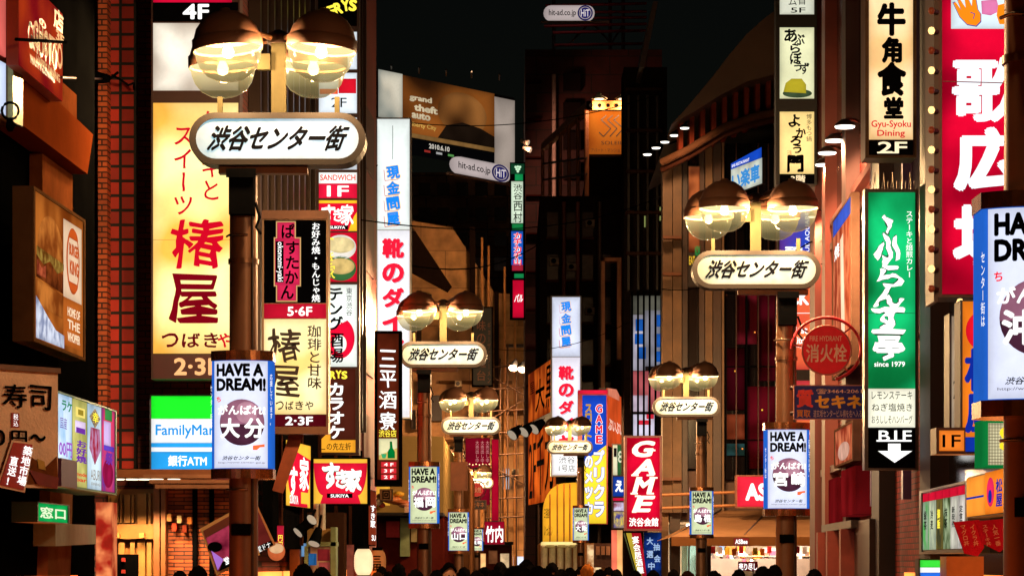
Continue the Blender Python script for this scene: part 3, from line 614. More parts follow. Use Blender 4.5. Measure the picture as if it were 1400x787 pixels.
def banner(par, z0, h, city, pale, cx, rz):
    """a bowed light box strapped to the pole"""
    root_loc = (cx, 0, z0)
    A = .345; n = 14
    def prof(l, A=A): f = [curve_pt(-A + 2 * A * k / n, 0, l)[:2] for k in range(n + 1)]; return f + [(x, -y) for x, y in f[::-1]]
    def shell(l, za, zb, m, A=A):
        p = prof(l, A); mb = MB(); mb.prism([(x, y, za) for x, y in p], [(x, y, zb) for x, y in p]); return mb
    key = 'band'
    if key not in _sh: _sh[key] = shell(.012, 0, .1, COPPER).mesh('band', COPPER)
    bx = link_mesh('banner_box', shell(0, 0, h, None).mesh('banner_box', lit((40, 110, 225), .85, .15)), par, root_loc, (0, 0, rz))
    bx['label'] = f'bowed light box reading HAVE A DREAM and {city}'
    link_mesh('band', _sh[key], bx, (0, 0, h + .002)); link_mesh('band', _sh[key], bx, (0, 0, -.102))
    def strip(xa, xb, za, zb, l, m, name):
        k = 10; mb = MB(); vs = []
        for i in range(k + 1): x = xa + (xb - xa) * i / k; vs += [curve_pt(x, za, l), curve_pt(x, zb, l)]
        mb.add(vs, [(2 * i, 2 * i + 2, 2 * i + 3, 2 * i + 1) for i in range(k)]); return mb.build(name, m, bx, (0, 0, 0))
    strip(-.30, .285, .004, h - .004, .004, pale, 'panel')
    def txt(s, fx0, fy0, fx1, fy1, m, bold=.02, l=.024, **kw):
        vs, fs = layout(s, (fx0, fy0, fx1, fy1), bold, **kw)
        # cut long glyphs into the curve by mapping every corner
        return MB().add([curve_pt(x, h * (1 - y), l + e) for x, y, e in vs], fs), m
    acc = {}
    def T(*a, **k):
        mb, m = txt(*a, **k); q = acc.setdefault(m, MB()); q.add(mb.v, mb.f)
    T('HAVE A', -.25, .03, .225, .150, INK, .055); T('DREAM!', -.25, .165, .25, .285, INK, .055)
    # ball
    cxb, cyb, rb = .01, h * (1 - .575), .235
    def disc(r, l, m, name, a0=0, a1=2 * math.pi, rx=None, ox=0, oz=0):
        mb = MB(); k = 18; r2 = rx or r; vs = []          # upright strips, so that the disc follows the bow of the box
        lo = math.sin(a0) if a1 - a0 < 6 else -1
        for i in range(k + 1):
            x = -math.cos(math.pi * i / k); zt = math.sqrt(max(0, 1 - x * x)); zb_ = -zt
            if a1 - a0 < 6: zt = min(zt, -.08); zt = max(zt, zb_)
            vs += [curve_pt(cxb + ox + x * r2, cyb + oz + zb_ * r, l), curve_pt(cxb + ox + x * r2, cyb + oz + zt * r, l)]
        mb.add(vs, [(2 * i, 2 * i + 2, 2 * i + 3, 2 * i + 1) for i in range(k)]); return mb.build(name, m, bx, (0, 0, 0))
    disc(rb, .006, lit((160, 104, 128), .8, .3, 5), 'ball_emblem'); disc(rb * .995, .0075, lit((86, 44, 66), .6, .4, 5), 'ball_emblem', R(175), R(335)); disc(.11, .0075, lit((204, 148, 168), .75, .3, 5), 'ball_emblem', ox=.05, oz=.10)
    T('がんばれ!', -.235, .415, .245, .505, LW, .035); T(city[0], -.205, .535, -.005, .72, LW, .038); T(city[1], .035, .535, .235, .72, LW, .038)
    T('ち', -.25, .335, -.20, .385, LR, .03); T('渋谷センター街', -.185, .885, .20, .925, INK, .02, slant=.3); T('http://www.center-gai.jp', -.23, .938, .245, .958, dim((110, 110, 150), .6), .0)
    T('応援しています。', .297, .12, .330, .60, LW, .0, vert=True); T('センター街は', -.338, .22, -.309, .62, LW, .0, vert=True)
    mb = MB(); mb.add([curve_pt(x, h * (1 - y), .02) for x, y in ((.12, .79), (.24, .775), (.24, .80), (.19, .805), (.16, .83), (.12, .83))], [(0, 1, 2, 3, 4, 5)]); mb.build('leaf_emblem', lit((240, 110, 60), .9, 0), bx, (0, 0, 0))
    for m, mb in acc.items(): mb.build('lettering', m, bx, (0, 0, 0))
LAMP_W = (1.0, .64, .34)
def street_lamp(label, D, px, pole_px, y_pl, y_rim, y_b0, y_b1, city, pale, panel, pos_k=1.0, head=True, b_px=None, yaw=16, tilt=0, energy=1300, hide_box=False):
    z = lambda y: CAMZ + (HZ - y) / F * D
    X = (pole_px - 700) / F * D; hx = (px - pole_px) / F * D
    r = thing('street_lamp', label, 'street lamp', (X, D * K, 0), 'twin headed street lamps down the shopping street')
    zp = z(y_pl); zr = z(y_rim)
    top = zp - .36
    MB().tube([(0, 0, .13), (0, 0, .5), (0, 0, 2.2), (0, 0, top)], [.16, .15, .148, .142], 20).build('pole', POLE, r, (0, 0, 0))
    for zz in (1.35, top - .9, top - 2.1): MB().tube([(0, 0, zz), (0, 0, zz + .05)], .158, 20).build('band', dim((110, 74, 52), .35, .6), r, (0, 0, 0))
    MB().tube([(0, 0, .135), (0, 0, .2)], .24, 20).build('base', DKB, r, (0, 0, 0))
    jb = MB(); jb.box(-.125, .125, -.26, .14, top - .42, top + .02).box(-.15, .15, -.28, -.262, top - .05, top + .04); jb.build('junction_box', BLK, r, (0, 0, 0))
    MB().tube([(.14, -.2, top - .3), (.19, -.24, top - .45), (.15, -.22, top - .55), (.2, -.25, top - .62)], .015, 6).build('cable', BLK, r, (0, 0, 0))
    x0, x1 = min(0, hx), max(0, hx)
    pl = MB(); pl.box(-.11, .09, -.168, -.15, 1.98, 2.10); pl.build('number_plate', BLK, r, (0, 0, 0))
    for zz in (2.45, top - .62): MB().tube([(-.17, -.02, zz), (-.13, -.15, zz), (.06, -.165, zz)], .012, 6).build('strap', CHROME, r, (0, 0, 0))
    MB().tube([(.10, -.115, .2), (.105, -.115, 2.3), (.10, -.11, top - .1)], .014, 6).build('conduit', DKB, r, (0, 0, 0))
    if head:
        MB().box(x0 - .25, x1 + .3, -.07, .07, top + .021, top + .09).build('arm', dim((120, 72, 44), .5, .3), r, (0, 0, 0))
        MB().box(hx - .07, hx + .07, -.07, .07, top + .091, zr + .1).build('neck', CREAM, r, (0, 0, 0))
        MB().box(hx - .21, hx - .08, -.12, -.03, zr - .18, zr - .02).build('photocell', CREAM, r, (0, 0, 0))
        MB().tube([(hx, 0, zr + .1), (hx, 0, zr + .2), (hx, 0, zr + .24)], [.12, .12, .04], 12).build('collar', DKB, r, (0, 0, 0))
        for sx in (-.60, .60):
            MB().box(hx + sx - .025, hx + sx + .025, -.03, .03, zp + .24, zp + .45).build('strut', CREAM, r, (0, 0, 0))
        ps = link_mesh('plaque_frame', frame_me, r, (hx, 0, zp))
        link_mesh('plaque_panel', panel, ps); link_mesh('lettering', ptext_me, ps)
        a = R(yaw); c, s = math.cos(a), math.sin(a)
        for i, (dx, dy) in enumerate(((-.475, -.46), (.475, -.46), (-.475, .46), (.475, .46))):
            p = (hx + dx * (1 if dy < 0 else 1) - (dy + .46) * s * .6, dy, zr)
            tl = R(tilt * (1 if dx > 0 else -1) * (1 if i < 2 else .3) + ((i * 7 + int(px)) % 5 - 2) * .8)
            cp = link_mesh('lamp_cap', cap_me, r, p, (0, tl, 0))
            link_mesh('reflector', ref_me, cp); link_mesh('lamp_bowl', bowl_me, cp); link_mesh('bulb', bulb_me, cp)
            MB().tube([(hx, 0, zr + .14), (p[0] * .5 + hx * .5, dy * .6, zr + .17), (p[0] - .3 * (1 if dx > 0 else -1), dy, zr + .05)], .028, 8).build('bracket', dim((120, 80, 50), .5, .3), r, (0, 0, 0))
            lamp('POINT', (X + p[0], D * K + dy, zr - .20), energy, LAMP_W, None, .06, name='lamp_glow')
    zb0, zb1 = z(y_b1), z(y_b0)
    banner(r, zb0, zb1 - zb0, city, pale, ((b_px or pole_px) - pole_px) / F * D, 0)
    return r
PB = lit((222, 228, 252), .95, .08); PW = lit((226, 238, 190), .76, .12)
PP1 = plaque_panel(lit((232, 242, 248), .86, .10, 2, (150, 200, 214))); PP2 = plaque_panel(lit((230, 232, 212), .72, .14, 2, (150, 164, 140))); PP3 = plaque_panel(lit((224, 234, 222), .72, .14, 2, (150, 172, 150)))
street_lamp('large near street lamp with the 大分 light box before the convenience store sign', 16.5, 381, 333, 193, 74, 495, 641, '大分', PB, PP1, tilt=4, energy=750)
street_lamp('street lamp with the 宮崎 light box beside the round fire hydrant sign', 22.63, 1033, 1075, 370, 287, 588, 695, '宮崎', PB, PP2)
street_lamp('street lamp with the 福岡 light box in front of the low restaurant', 33, 606, 580, 485, 425, 638, 715, '福岡', PW, PP3)
street_lamp('street lamp with the 島根 light box in front of the shoe shop awning', 43, 938, 959, 556, 514, 671, 730, '島根', PW, PP3, energy=1600)
street_lamp('street lamp with the 山口 light box below the 福岡 lamp head', 48.3, 644, 627, 582, 546, 700, 752, '山口', PW, PP3, energy=1300)
street_lamp('street lamp with the 大阪 light box beside the yellow barrel awning', 62.9, 779, 794, 611, 582, 694, 738, '大阪', PW, PP2, energy=1300)
street_lamp('small far street lamp whose light box peeps out left of the 山口 light box', 76, 612, 607, 640, 619, 727, 755, '高知', PW, PP3, energy=1300)
street_lamp('small far street lamp whose light box hangs right of the 山口 light box', 80, 650, 652, 660, 645, 723, 752, '長崎', PW, PP3, energy=1300)
street_lamp('tiny farthest street lamp seen under the far left lamp heads', 100, 612, 606, 676, 660, 735, 752, '佐賀', PW, PP3, energy=1300)
street_lamp('nearest lamp pole cut by the right edge with the 沖縄 light box', 9.9, 1460, 1405, -192, -408, 291, 549, '沖縄', PB, PP1, energy=420)

# ================================================================== SIGNS, LEFT SIDE
YEL = lit((255, 246, 170), 1.12, .12, .85, (255, 180, 70)); CRM = lit((255, 240, 180), 1.05, .12, 1.6, (252, 210, 120)); DKRED = dim((70, 14, 20), .5)
CRIM = lit((196, 8, 34), .9, 0); BROWNINK = lit((110, 12, 22), .6, 0)
# tall column with the yellow panel
s = Sign('column_sign', 'tall yellow lit sign with red brush characters on the left tiled building', 'sign', 21 - .9, (207, -30, 328, 518), .34, dim((60, 22, 16), .5), 2)
s.panel((209.5, -28, 317, 10), lit((200, 10, 50), .9, .2), .010); s.panel((209.5, 4, 326, 30), INK, .016)
s.panel((209.5, 32, 326, 124), lit((240, 232, 214), .95, .35, 1.4, (206, 188, 170)), label='blank white lit panel')
s.panel((209.5, 141, 326, 483), YEL, label='yellow panel with red characters'); s.panel((209.5, 486, 326, 516), DKRED)
s.t('4F', (250, 6, 286, 27), LW, .03)
s.t('スイーツ', (236, 170, 266, 296), CRIM, .012, vert=True, brush=.02); s.t('ケーキと', (274, 150, 303, 276), CRIM, .012, vert=True, brush=.02)
s.t('椿', (234, 298, 308, 366), CRIM, .016, brush=.06); s.t('屋', (231, 374, 300, 443), lit((130, 6, 22), .7, 0), .018, brush=.06)
for i, ch in enumerate('つばきや'): s.t(ch, ((221, 249, 279, 298)[i], 455, (244, 274, 299, 318)[i], 475), CRIM if i == 3 else BROWNINK, .025, brush=.03)
s.t('2·3F', (238, 489, 300, 513), lit((244, 180, 120), .9, 0), .03)
s.line([(209.5, 328), (326, 328)], .7, lit((200, 160, 80), .6, 0)); s.done()
# convenience store
s = Sign('store_sign', 'square green white and blue convenience store sign with bank machine words', 'sign', 20.4, (205, 539, 318, 643), .4, dim((90, 100, 120), .4), 1.5)
s.panel((207, 541, 316, 572), lit((30, 240, 40), .98, .08)); s.panel((207, 572, 316, 605), lit((238, 242, 244), 1, .06)); s.panel((207, 605, 316, 611), lit((40, 160, 235), .95, .06))
s.panel((207, 611, 316, 617), lit((236, 242, 246), 1, .05)); s.panel((207, 617, 316, 641.5), lit((40, 160, 235), .95, .08))
s.t('FamilyMart', (213, 580, 300, 599), lit((30, 140, 215), .95, 0), .02); s.t('銀行ATM', (230, 622, 283, 637), LW, .03); s.done()
# 5-6F / 2-3F board
s = Sign('column_sign', 'black and cream floor sign with a stepped red nameplate beside the near lamp pole', 'sign', 21.3, (358, 288, 449, 592), .36, WARMFRAME, 0, rise=.01)
s.box((358, 288, 449, 300), .001, .05, dim((110, 70, 50), .45, .4), 'top_cap'); s.box((358, 583, 449, 593), .001, .05, dim((120, 76, 50), .45, .4), 'bottom_cap')
s.panel((361, 301, 446, 414), INK); s.panel((361, 415, 446, 435), lit((196, 20, 46), .85, .2)); s.panel((361, 436, 446, 566), CRM); s.panel((361, 566, 446, 583), lit((92, 12, 22), .7, .2))
GLDL = lit((214, 170, 110), .7, 0); PINKR = lit((216, 40, 84), .85, .25)
for gr, m_, l in ((1.5, GLDL, .013), (0, PINKR, .016)):
    s.box((379 - gr, 304 - gr, 403 + gr, 328 + gr), .0101, l, m_, 'nameplate'); s.box((376 - gr, 326 - gr, 410 + gr, 390 + gr), .0102, l + .0004, m_, 'nameplate'); s.box((379 - gr, 388 - gr, 405 + gr, 411 + gr), .0103, l + .0008, m_, 'nameplate')
s.box((377, 330, 388, 386), .017, .019, INK, 'nameplate')
for ch, r_ in zip('ぱすたかん', ((385, 306, 403, 326), (391, 330, 409, 348), (391, 350, 409, 368), (390, 370, 408, 388), (384, 390, 402, 409))): s.t(ch, r_, INK, .03, l=.022)
s.t('okonomi-yaki', (333, 354, 387, 362), LW, .01, l=.0225, rot=R(90)) if False else s.t('okonomi-yaki', (355.5, 353, 409.5, 363), LW, .01, l=.0225, rot=R(90))
s.t('お好み焼・もんじゃ焼', (426, 304, 438, 413), LW, .015, vert=True); s.t('5·6F', (393, 419, 427, 432), LW, .025)
DKB2 = dim((46, 18, 12), .6)
s.t('椿', (367, 450, 412, 494), DKB2, .014, brush=.06); s.t('屋', (369, 500, 410, 543), DKB2, .014, brush=.06); s.t('珈琲と甘味', (420, 444, 440, 532), DKB2, .014, vert=True, brush=.03)
for i, ch in enumerate('つばきや'): s.t(ch, (377 + i * 13.5, 548, 388 + i * 13.5, 560), DKB2, .02, brush=.03)
s.t('2·3F', (390, 569, 428, 581), LW, .03); s.done()
b = MB(); b.prism([W(*q_, 21.5) for q_ in ((395, 594), (415, 594), (387, 674), (372, 670))], [W(*q_, 21.55) for q_ in ((395, 594), (415, 594), (387, 674), (372, 670))])
tag(b.build('sign_bracket', dim((150, 70, 36), .45, .5, .4, 4)), 'slanted riveted brown steel plate below the cream floor sign', 'bracket')
# tenants stack
s = Sign('tenant_sign', 'slim stack of coloured shop panels from karaoke down to left turn arrow', 'sign', 25.0, (432, -20, 491, 621), .34, dim((50, 22, 20), .5), 0)
L26 = lambda r_, m_, **k: s.panel(r_, m_, .012, **k)
L26((435, -18, 488, 36), INK, label='black panel with yellow karaoke name'); L26((436, 44, 488, 95), lit((222, 232, 240), .95, .1)); L26((436, 100, 488, 155), lit((222, 232, 240), .95, .1)); L26((436, 161, 488, 232), lit((216, 226, 236), .9, .2)); L26((436, 236, 488, 251), lit((240, 244, 240), 1, .05)); L26((436, 251, 488, 271), lit((226, 24, 60), .95, .1))
L26((436, 274, 488, 316), lit((226, 14, 48), .95, .15)); L26((436, 318, 488, 385), lit((214, 16, 46), .9, .2)); L26((436, 389, 488, 501), lit((232, 240, 234), 1, .08)); L26((435, 504, 486, 601), lit((84, 34, 22), .7, .3)); L26((435, 601, 486, 618), lit((236, 160, 40), .95, .1))
for ch, x, y, ro in (('V', 443, 20, -22), ('E', 454, 16, -18), ('R', 463, 12, -14), ('Y', 473, 8, -10), ('S', 483, 8, 6)): s.t(ch, (x - 6, y - 8, x + 5, y + 8), LY, .05, l=.018, rot=R(ro))
s.box((437, 122, 462, 129), .013, .016, lit((236, 90, 40), .9, .2), 'panel'); s.box((463, 108, 487, 128), .013, .016, lit((206, 20, 40), .9, .2), 'panel'); s.t('2F', (453, 134, 474, 147), INK, 0)
s.t('SANDWICH', (438, 239, 486, 247), lit((220, 60, 20), .9, 0), .02); s.t('1F', (447, 254, 477, 269), LW, .02)
s.poly([(436, 274), (488, 274), (488, 278), (436, 278)], lit((246, 190, 40), .95, .05)); s.poly([(476, 316), (484, 296), (488, 290), (488, 316)], lit((246, 190, 40), .95, .05))
s.t('す', (440, 280, 458, 306), LW, .03, l=.019, brush=.05); s.t('き', (456, 285, 468, 303), LW, .03, l=.019, brush=.05); s.t('家', (466, 279, 484, 308), LW, .03, l=.019, brush=.05); s.box((448, 308, 476, 314), .013, .016, INK, 'panel'); s.t('SUKIYA', (451, 309, 472, 313), LW, .03, l=.020)
for cy_, c_ in ((336, (224, 206, 150)), (365, (206, 178, 110))):
    s.ell(466, cy_ + 2, 21, 17, lit((60, 110, 60) if cy_ > 350 else (240, 236, 226), .8, .2), .015, 'bowl'); s.ell(466, cy_ - 1, 19, 11, lit(c_, .9, .35, 6), .018, 'bowl')
s.t('す', (437, 322, 456, 344), LY, .0, l=.022, brush=.05); s.t('き', (443, 344, 457, 362), LY, .0, l=.022, brush=.05); s.t('家', (441, 362, 459, 382), LY, .0, l=.022, brush=.05)
s.t('東京渋谷', (473, 393, 482, 432), INK, 0, vert=True); s.t('テング', (447, 392, 470, 452), INK, .03, l=.020, vert=True, brush=.04); s.t('酒場', (447, 454, 470, 496), INK, .02, l=.020, vert=True, brush=.04)
red = lit((226, 14, 52), .95, .1)
s.ell(465, 462, 20, 28, red, .0145, 'emblem', 24, R(-60), R(200)); s.poly([(466, 440), (474, 444), (476, 454), (466, 456)], red); s.ell(465, 470, 9, 12, lit((232, 240, 234), 1, .08), .0165); s.t('B1', (440, 488, 452, 498), INK, 0)
for ch, x, y in (('V', 439, 512), ('E', 447, 514), ('R', 455, 513), ('Y', 463, 512), ('S', 471, 513)): s.t(ch, (x - 4, y - 6, x + 4, y + 5), LY, .05, l=.018)
s.t('カラオケ', (448, 522, 472, 600), LW, .04, vert=True); s.t('この先左折', (439, 605, 480, 615), INK, .01); s.poly([(435, 618), (435, 604), (452, 588), (452, 601)], lit((236, 160, 40), .95, .1), .02); s.done()
# sukiya
def bowl_sign(s, x0, y0, x1, y1):
    w, h = x1 - x0, y1 - y0
    s.panel((x0, y0, x1, y1), lit((250, 190, 60), .98, .12))
    pts = [(x0, y0 + .09 * h), (x1, y0 + .09 * h)]
    for k in range(13): a = math.pi * k / 12 * .5; pts.append((x1 - .17 * w * (1 - math.cos(a)) - .0 * w, y0 + h * (.09 + .72 * math.sin(a))))
    pts += [(x1 - .12 * w, y1), (x0 + .12 * w, y1)]
    for k in range(12, -1, -1): a = math.pi * k / 12 * .5; pts.append((x0 + .17 * w * (1 - math.cos(a)), y0 + h * (.09 + .72 * math.sin(a))))
    s.poly(pts, lit((224, 22, 52), .95, .2, 3), .014)
s = Sign('restaurant_sign', 'square red bowl sign with white brush name above the paper lantern', 'sign', 24.5, (427, 625, 505, 690), .35, BLK, 0)
bowl_sign(s, 429, 627, 502, 688)
ol = lit((60, 110, 70), .6, 0)
for m_, bd, l in ((ol, .075, .019), (LW, .045, .022)):
    s.t('す', (441, 632, 464, 668), m_, bd, l=l, brush=.05); s.t('き', (459, 641, 475, 667), m_, bd, l=l, brush=.05); s.t('家', (472, 640, 495, 672), m_, bd, l=l, brush=.05)
s.box((447, 674, 482, 680), .015, .018, INK, 'panel'); s.t('SUKIYA', (452, 675, 477, 679.5), LW, .03, l=.021); s.done()
s = Sign('restaurant_sign', 'narrow turned side sign of the red bowl restaurant behind the slanted plate', 'sign', angled(391, 601, 690, 22.2, 423, 23.4, 34, 89), (0, 0, 34, 89), .3, BLK, 0)
bowl_sign(s, 0, 0, 34, 89); s.poly([(0, 0), (34, 0), (34, 20), (0, 8)], lit((250, 190, 60), .98, .12), .018)
s.t('す', (2, 34, 14, 76), LW, .04, brush=.04, l=.022); s.t('家', (17, 18, 31, 66), LW, .03, brush=.04, l=.022); s.t('SUKIYA', (3, 74, 15, 86), LW, .02, l=.022); s.box((20, 68, 31, 84), .015, .018, lit((246, 190, 60), .9, 0), 'panel'); s.done()
# brown bar sign
s = Sign('bar_sign', 'dark brown vertical bar sign with white characters and a green bottle picture', 'sign', 31, (512, 452, 549, 664), .4, BLK, 0)
s.panel((516, 456, 545, 655), lit((110, 40, 20), .55, .5, 2.2))
for ch, y in zip('三平酒寮', (478, 506, 534, 563)): s.t(ch, (519, y, 542, y + 24), LW, .012, brush=.05)
s.t('渋谷店', (518, 587, 542, 597), LY, .015); s.panel((518, 599, 543, 628), lit((226, 220, 170), .9, .1), .014)
gb = lit((0, 120, 50), .8, .2)
s.poly([(533, 603), (536, 603), (537, 612), (540, 617), (540, 626), (530, 626), (530, 617), (533, 612)], gb, .018); s.poly([(521, 620), (529, 620), (527, 626), (523, 626)], lit((60, 170, 110), .8, .1), .018); s.poly([(518, 622), (543, 612), (543, 628), (518, 628)], lit((220, 190, 100), .8, .1), .016)
for i, tx in enumerate(('4 F', '3 F', '2 F')): s.box((521, 631 + i * 8.6, 542, 638 + i * 8.6), .011, .015, lit((220, 44, 52), .85, .2), 'panel'); s.t(tx, (525, 632.3 + i * 8.6, 538, 636.7 + i * 8.6), LW, .02, l=.019)
s.done()
s = Sign('bar_sign', 'small turned brown sign with white brush letters below the vertical bar sign', 'sign', angled(503, 668, 745, 30, 514, 31, 12, 77), (0, 0, 12, 77), .2, BLK, 0)
s.panel((1, 1, 11, 76), lit((150, 56, 30), .55, .3)); s.t('すき家', (2, 20, 10, 52), LW, .03, vert=True); s.t('SU', (4, 62, 10, 70), LW, .03); s.done()
# shoe wholesaler columns
ORY = lit((250, 200, 60), .95, 0); SKY = lit((28, 130, 230), .95, 0); SHO = lit((224, 26, 54), .95, 0); PKS = lit((200, 196, 210), .8, 0)
def shoe(s, cx, w, y4, pitch, shoes, fs):
    for i, ch in enumerate('現金問屋'):
        y = y4 + i * pitch; sz = pitch * .46
        s.line([(cx - sz * 1.3, y - sz * .4), (cx - sz * 1.15, y + sz * 1.15), (cx + sz * .8, y + sz * .95)], .8, lit((200, 60, 50), .8, 0), l=.014)
        s.t(ch, (cx - sz, y - sz, cx + sz, y + sz), ORY, .085, l=.016, rot=R(-8)); s.t(ch, (cx - sz * .93, y - sz * .93, cx + sz * .93, y + sz * .93), SKY, .05, l=.02, rot=R(-8))
    for i, ch in enumerate('靴のダイヤ'):
        y = shoes + i * fs * 1.12
        s.t(ch, (cx - fs * .5 + 1.2, y + 1.2, cx + fs * .5 + 1.2, y + fs * .9 + 1.2), PKS, .06, l=.015); s.t(ch, (cx - fs * .5, y, cx + fs * .5, y + fs * .9), SHO, .055, l=.019)
s = Sign('column_sign', 'tall white shoe shop sign with red characters standing beside the rooftop billboard', 'sign', 37, (514, 161, 562, 572), .5, dim((150, 146, 140), .4), 1.2)
s.panel((516, 163, 560, 314), lit((232, 240, 236), 1, .18, .8), .012); s.panel((516, 315, 560, 570), lit((240, 240, 246), 1.02, .12, .8), .012); s.line([(537, 172), (537, 218)], .8, lit((90, 110, 100), .5, 0))
shoe(s, 537.5, 44, 236, 21, 326, 30); s.done()
s = Sign('column_sign', 'white shoe shop sign with blue and red characters behind the 大阪 lamp', 'sign', 68, (753, 404, 795, 651), .6, dim((120, 116, 116), .4), 1)
s.panel((755, 406, 793, 487), lit((214, 220, 240), .95, .25, .6), .014); s.panel((755, 488, 793, 649), lit((236, 232, 246), 1.0, .18, .6), .014)
shoe(s, 774, 38, 419, 16, 500, 21); s.panel((756, 617, 792, 648), lit((240, 240, 240), .98, .06), .018)
for i, tx in enumerate(('渋谷', '1号店')): s.t(tx, (764, 624 + i * 11, 786, 633 + i * 11), INK, 0, l=.03)
s.done()
# billboard
s = Sign('billboard', 'wide rooftop billboard with an orange brown poster between two blank white panels', 'billboard', angled(517, 96, 162, 100, 703, 106, 186, 66), (0, 0, 186, 66), .6, DKB, 0, cab='backing', rise=.01)
s.box((0, -1, 31, 64), .01, .05, lit((196, 190, 172), .7, .4, .5, (160, 168, 160)), 'panel', 'blank pale left panel'); s.box((157, 4, 186, 108), .01, .05, lit((188, 172, 160), .62, .35, .4), 'panel', 'blank pale right panel')
s.box((31, 0, 157, 84), .01, .04, lit((196, 112, 44), .36, .6, .22, (70, 42, 22)), 'poster', 'brown and gold printed poster'); s.box((31, 84, 157, 108), .01, .045, lit((14, 14, 16), .2, 0), 'poster'); s.box((31, 78, 157, 84), .041, .06, lit((150, 110, 60), .5, .2), 'poster')
s.ell(112, 38, 34, 30, lit((216, 140, 70), .32, .6, .25, (96, 56, 28)), .043, 'poster_shape'); s.poly([(78, 78), (90, 58), (112, 50), (138, 54), (157, 62), (157, 78)], lit((46, 32, 22), .3, .4, .6), .046, 'poster_shape')
PT = lit((222, 206, 170), .6, .2)
for tx, r_ in (('grand', (40, 24, 70, 34)), ('theft', (46, 36, 78, 46)), ('auto', (43, 48, 68, 57))): s.t(tx, r_, PT, .05, l=.06)
s.t('Liberty City', (40, 62, 76, 70), lit((226, 180, 90), .6, .2), .02, l=.06); s.t('THE BALLAD OF GAY TONY', (64, 80, 104, 82.6), PT, 0, l=.08) if False else None
for k_ in range(3): s.box((60 + k_ * 16, 98, 68 + k_ * 16, 101), .046, .055, lit(((170, 50, 44), (190, 190, 190), (100, 170, 90))[k_], .5, 0), 'panel')
s.t('2010.6.10', (66, 88, 94, 95), lit((220, 214, 200), .6, 0), .03, l=.06)
s.done()
mb = MB()
for x in (535, 573, 610, 645, 683): mb.tube([W(x, 96 + (x - 517) * .08, 101), W(x, 88 + (x - 517) * .08, 99.6)], .06, 6)
mb.build('lamp_arm', DKB, s.root)
for x in (560, 640): lamp('SPOT', W(x, 92, 99.4), 260, (1, .7, .4), None, .2, (R(30), 0, 0), R(130), 'billboard_beam')
def hit(name, label, x0, y0, x1, y1, D, D2, tilt):
    w, h = x1 - x0, y1 - y0
    s = Sign(name, label, 'sign', angled(x0, y0, y1, D, x1, D2, w, h), (0, 0, w, h), .2, DKB, 0, cab=None)
    f = [(w / 2 + a, h / 2 - c) for a, c in stadium(w, h, 8)]
    s.poly(f, lit((206, 190, 188), .62, .15, .5), .1, 'panel', .2)
    s.ell(w - h * .62, h / 2, h * .50, h * .50, lit((36, 34, 96), .6, .1), .105); s.ell(w - h * .62, h / 2, h * .40, h * .40, lit((206, 190, 188), .62, .1), .11); s.ell(w - h * .62, h / 2, h * .36, h * .36, lit((44, 42, 110), .6, .1), .115)
    s.t('hit-ad.co.jp', (h * .35, h * .28, w - h * 1.22, h * .78), INK, .012, l=.13); s.t('HiT', (w - h * .9, h * .28, w - h * .34, h * .74), lit((220, 210, 214), .7, 0), .02, l=.14); s.box((-4, h, w + 20, h + 3), -.1, .1, dim((150, 120, 116), .5), 'rail'); return s.done()
hit('billboard_plate', 'small white rounded ad agency plate under the rooftop billboard', 616, 212, 697, 236, 101, 104, 0)
hit('billboard_plate', 'small white rounded ad agency plate on the red roof frame', 743, 8, 813, 29, 97, 97, 0)
# green stack left of the dark red wall
s = Sign('tenant_sign', 'thin column of green white blue and red shop boxes beside the dark red wall', 'sign', 90, (697, 222, 718, 436), .6, BLK, 0)
for r_, c_ in (((698, 224, 717, 238), (16, 60, 36)), ((704, 238, 715, 247), (20, 150, 80)), ((699, 248, 715, 305), (214, 232, 206)), ((700, 306, 715, 314), (20, 120, 60)), ((699, 316, 715, 362), (30, 90, 190)), ((700, 362, 715, 370), (160, 30, 50)), ((703, 374, 716, 380), (20, 130, 70)), ((701, 383, 716, 434), (206, 10, 48))): s.panel(r_, lit(c_, .85, .25, .8), .02)
gl = lit((200, 240, 200), .8, 0)
for dx, dy in ((-3, -2), (0, -2.4), (3, -2), (-1.6, 1), (1.6, 1), (0, 4)): s.ell(708 + dx, 230.5 + dy, 1.7, 1.7, gl, .03, 'emblem', 10)
for ch, y, hh in (('渋', 252, 10), ('谷', 263, 10), ('西', 275, 14), ('村', 290, 14)): s.t(ch, (702, y, 714, y + hh), dim((10, 60, 40), .5), .01, l=.035)
for ch, y in zip('カチカチ山', (318, 327, 336, 345, 353)): s.t(ch, (702, y, 713, y + 9), LW, .08, l=.03); s.t(ch, (702, y, 713, y + 9), LR, .03, l=.04)
s.t('バル', (703, 402, 715, 413), LW, .03, l=.035, slant=.3); s.done()
# dim noodle sign
s = Sign('bar_sign', 'unlit dark vertical sign with faint brown characters behind the 福岡 lamp', 'sign', 60, (645, 419, 674, 528), .4, BLK, 0)
s.panel((647, 421, 672, 526), dim((26, 20, 20), .5), .014); fb = dim((150, 84, 54), .5)
for ch, y in zip('味の大屋台', (438, 456, 470, 488, 506)): s.t(ch, (652, y, 664, y + 14), fb, .01, l=.03)
s.t('ギョーザとラーメン', (666, 440, 671, 524), fb, 0, l=.03, vert=True); s.done()
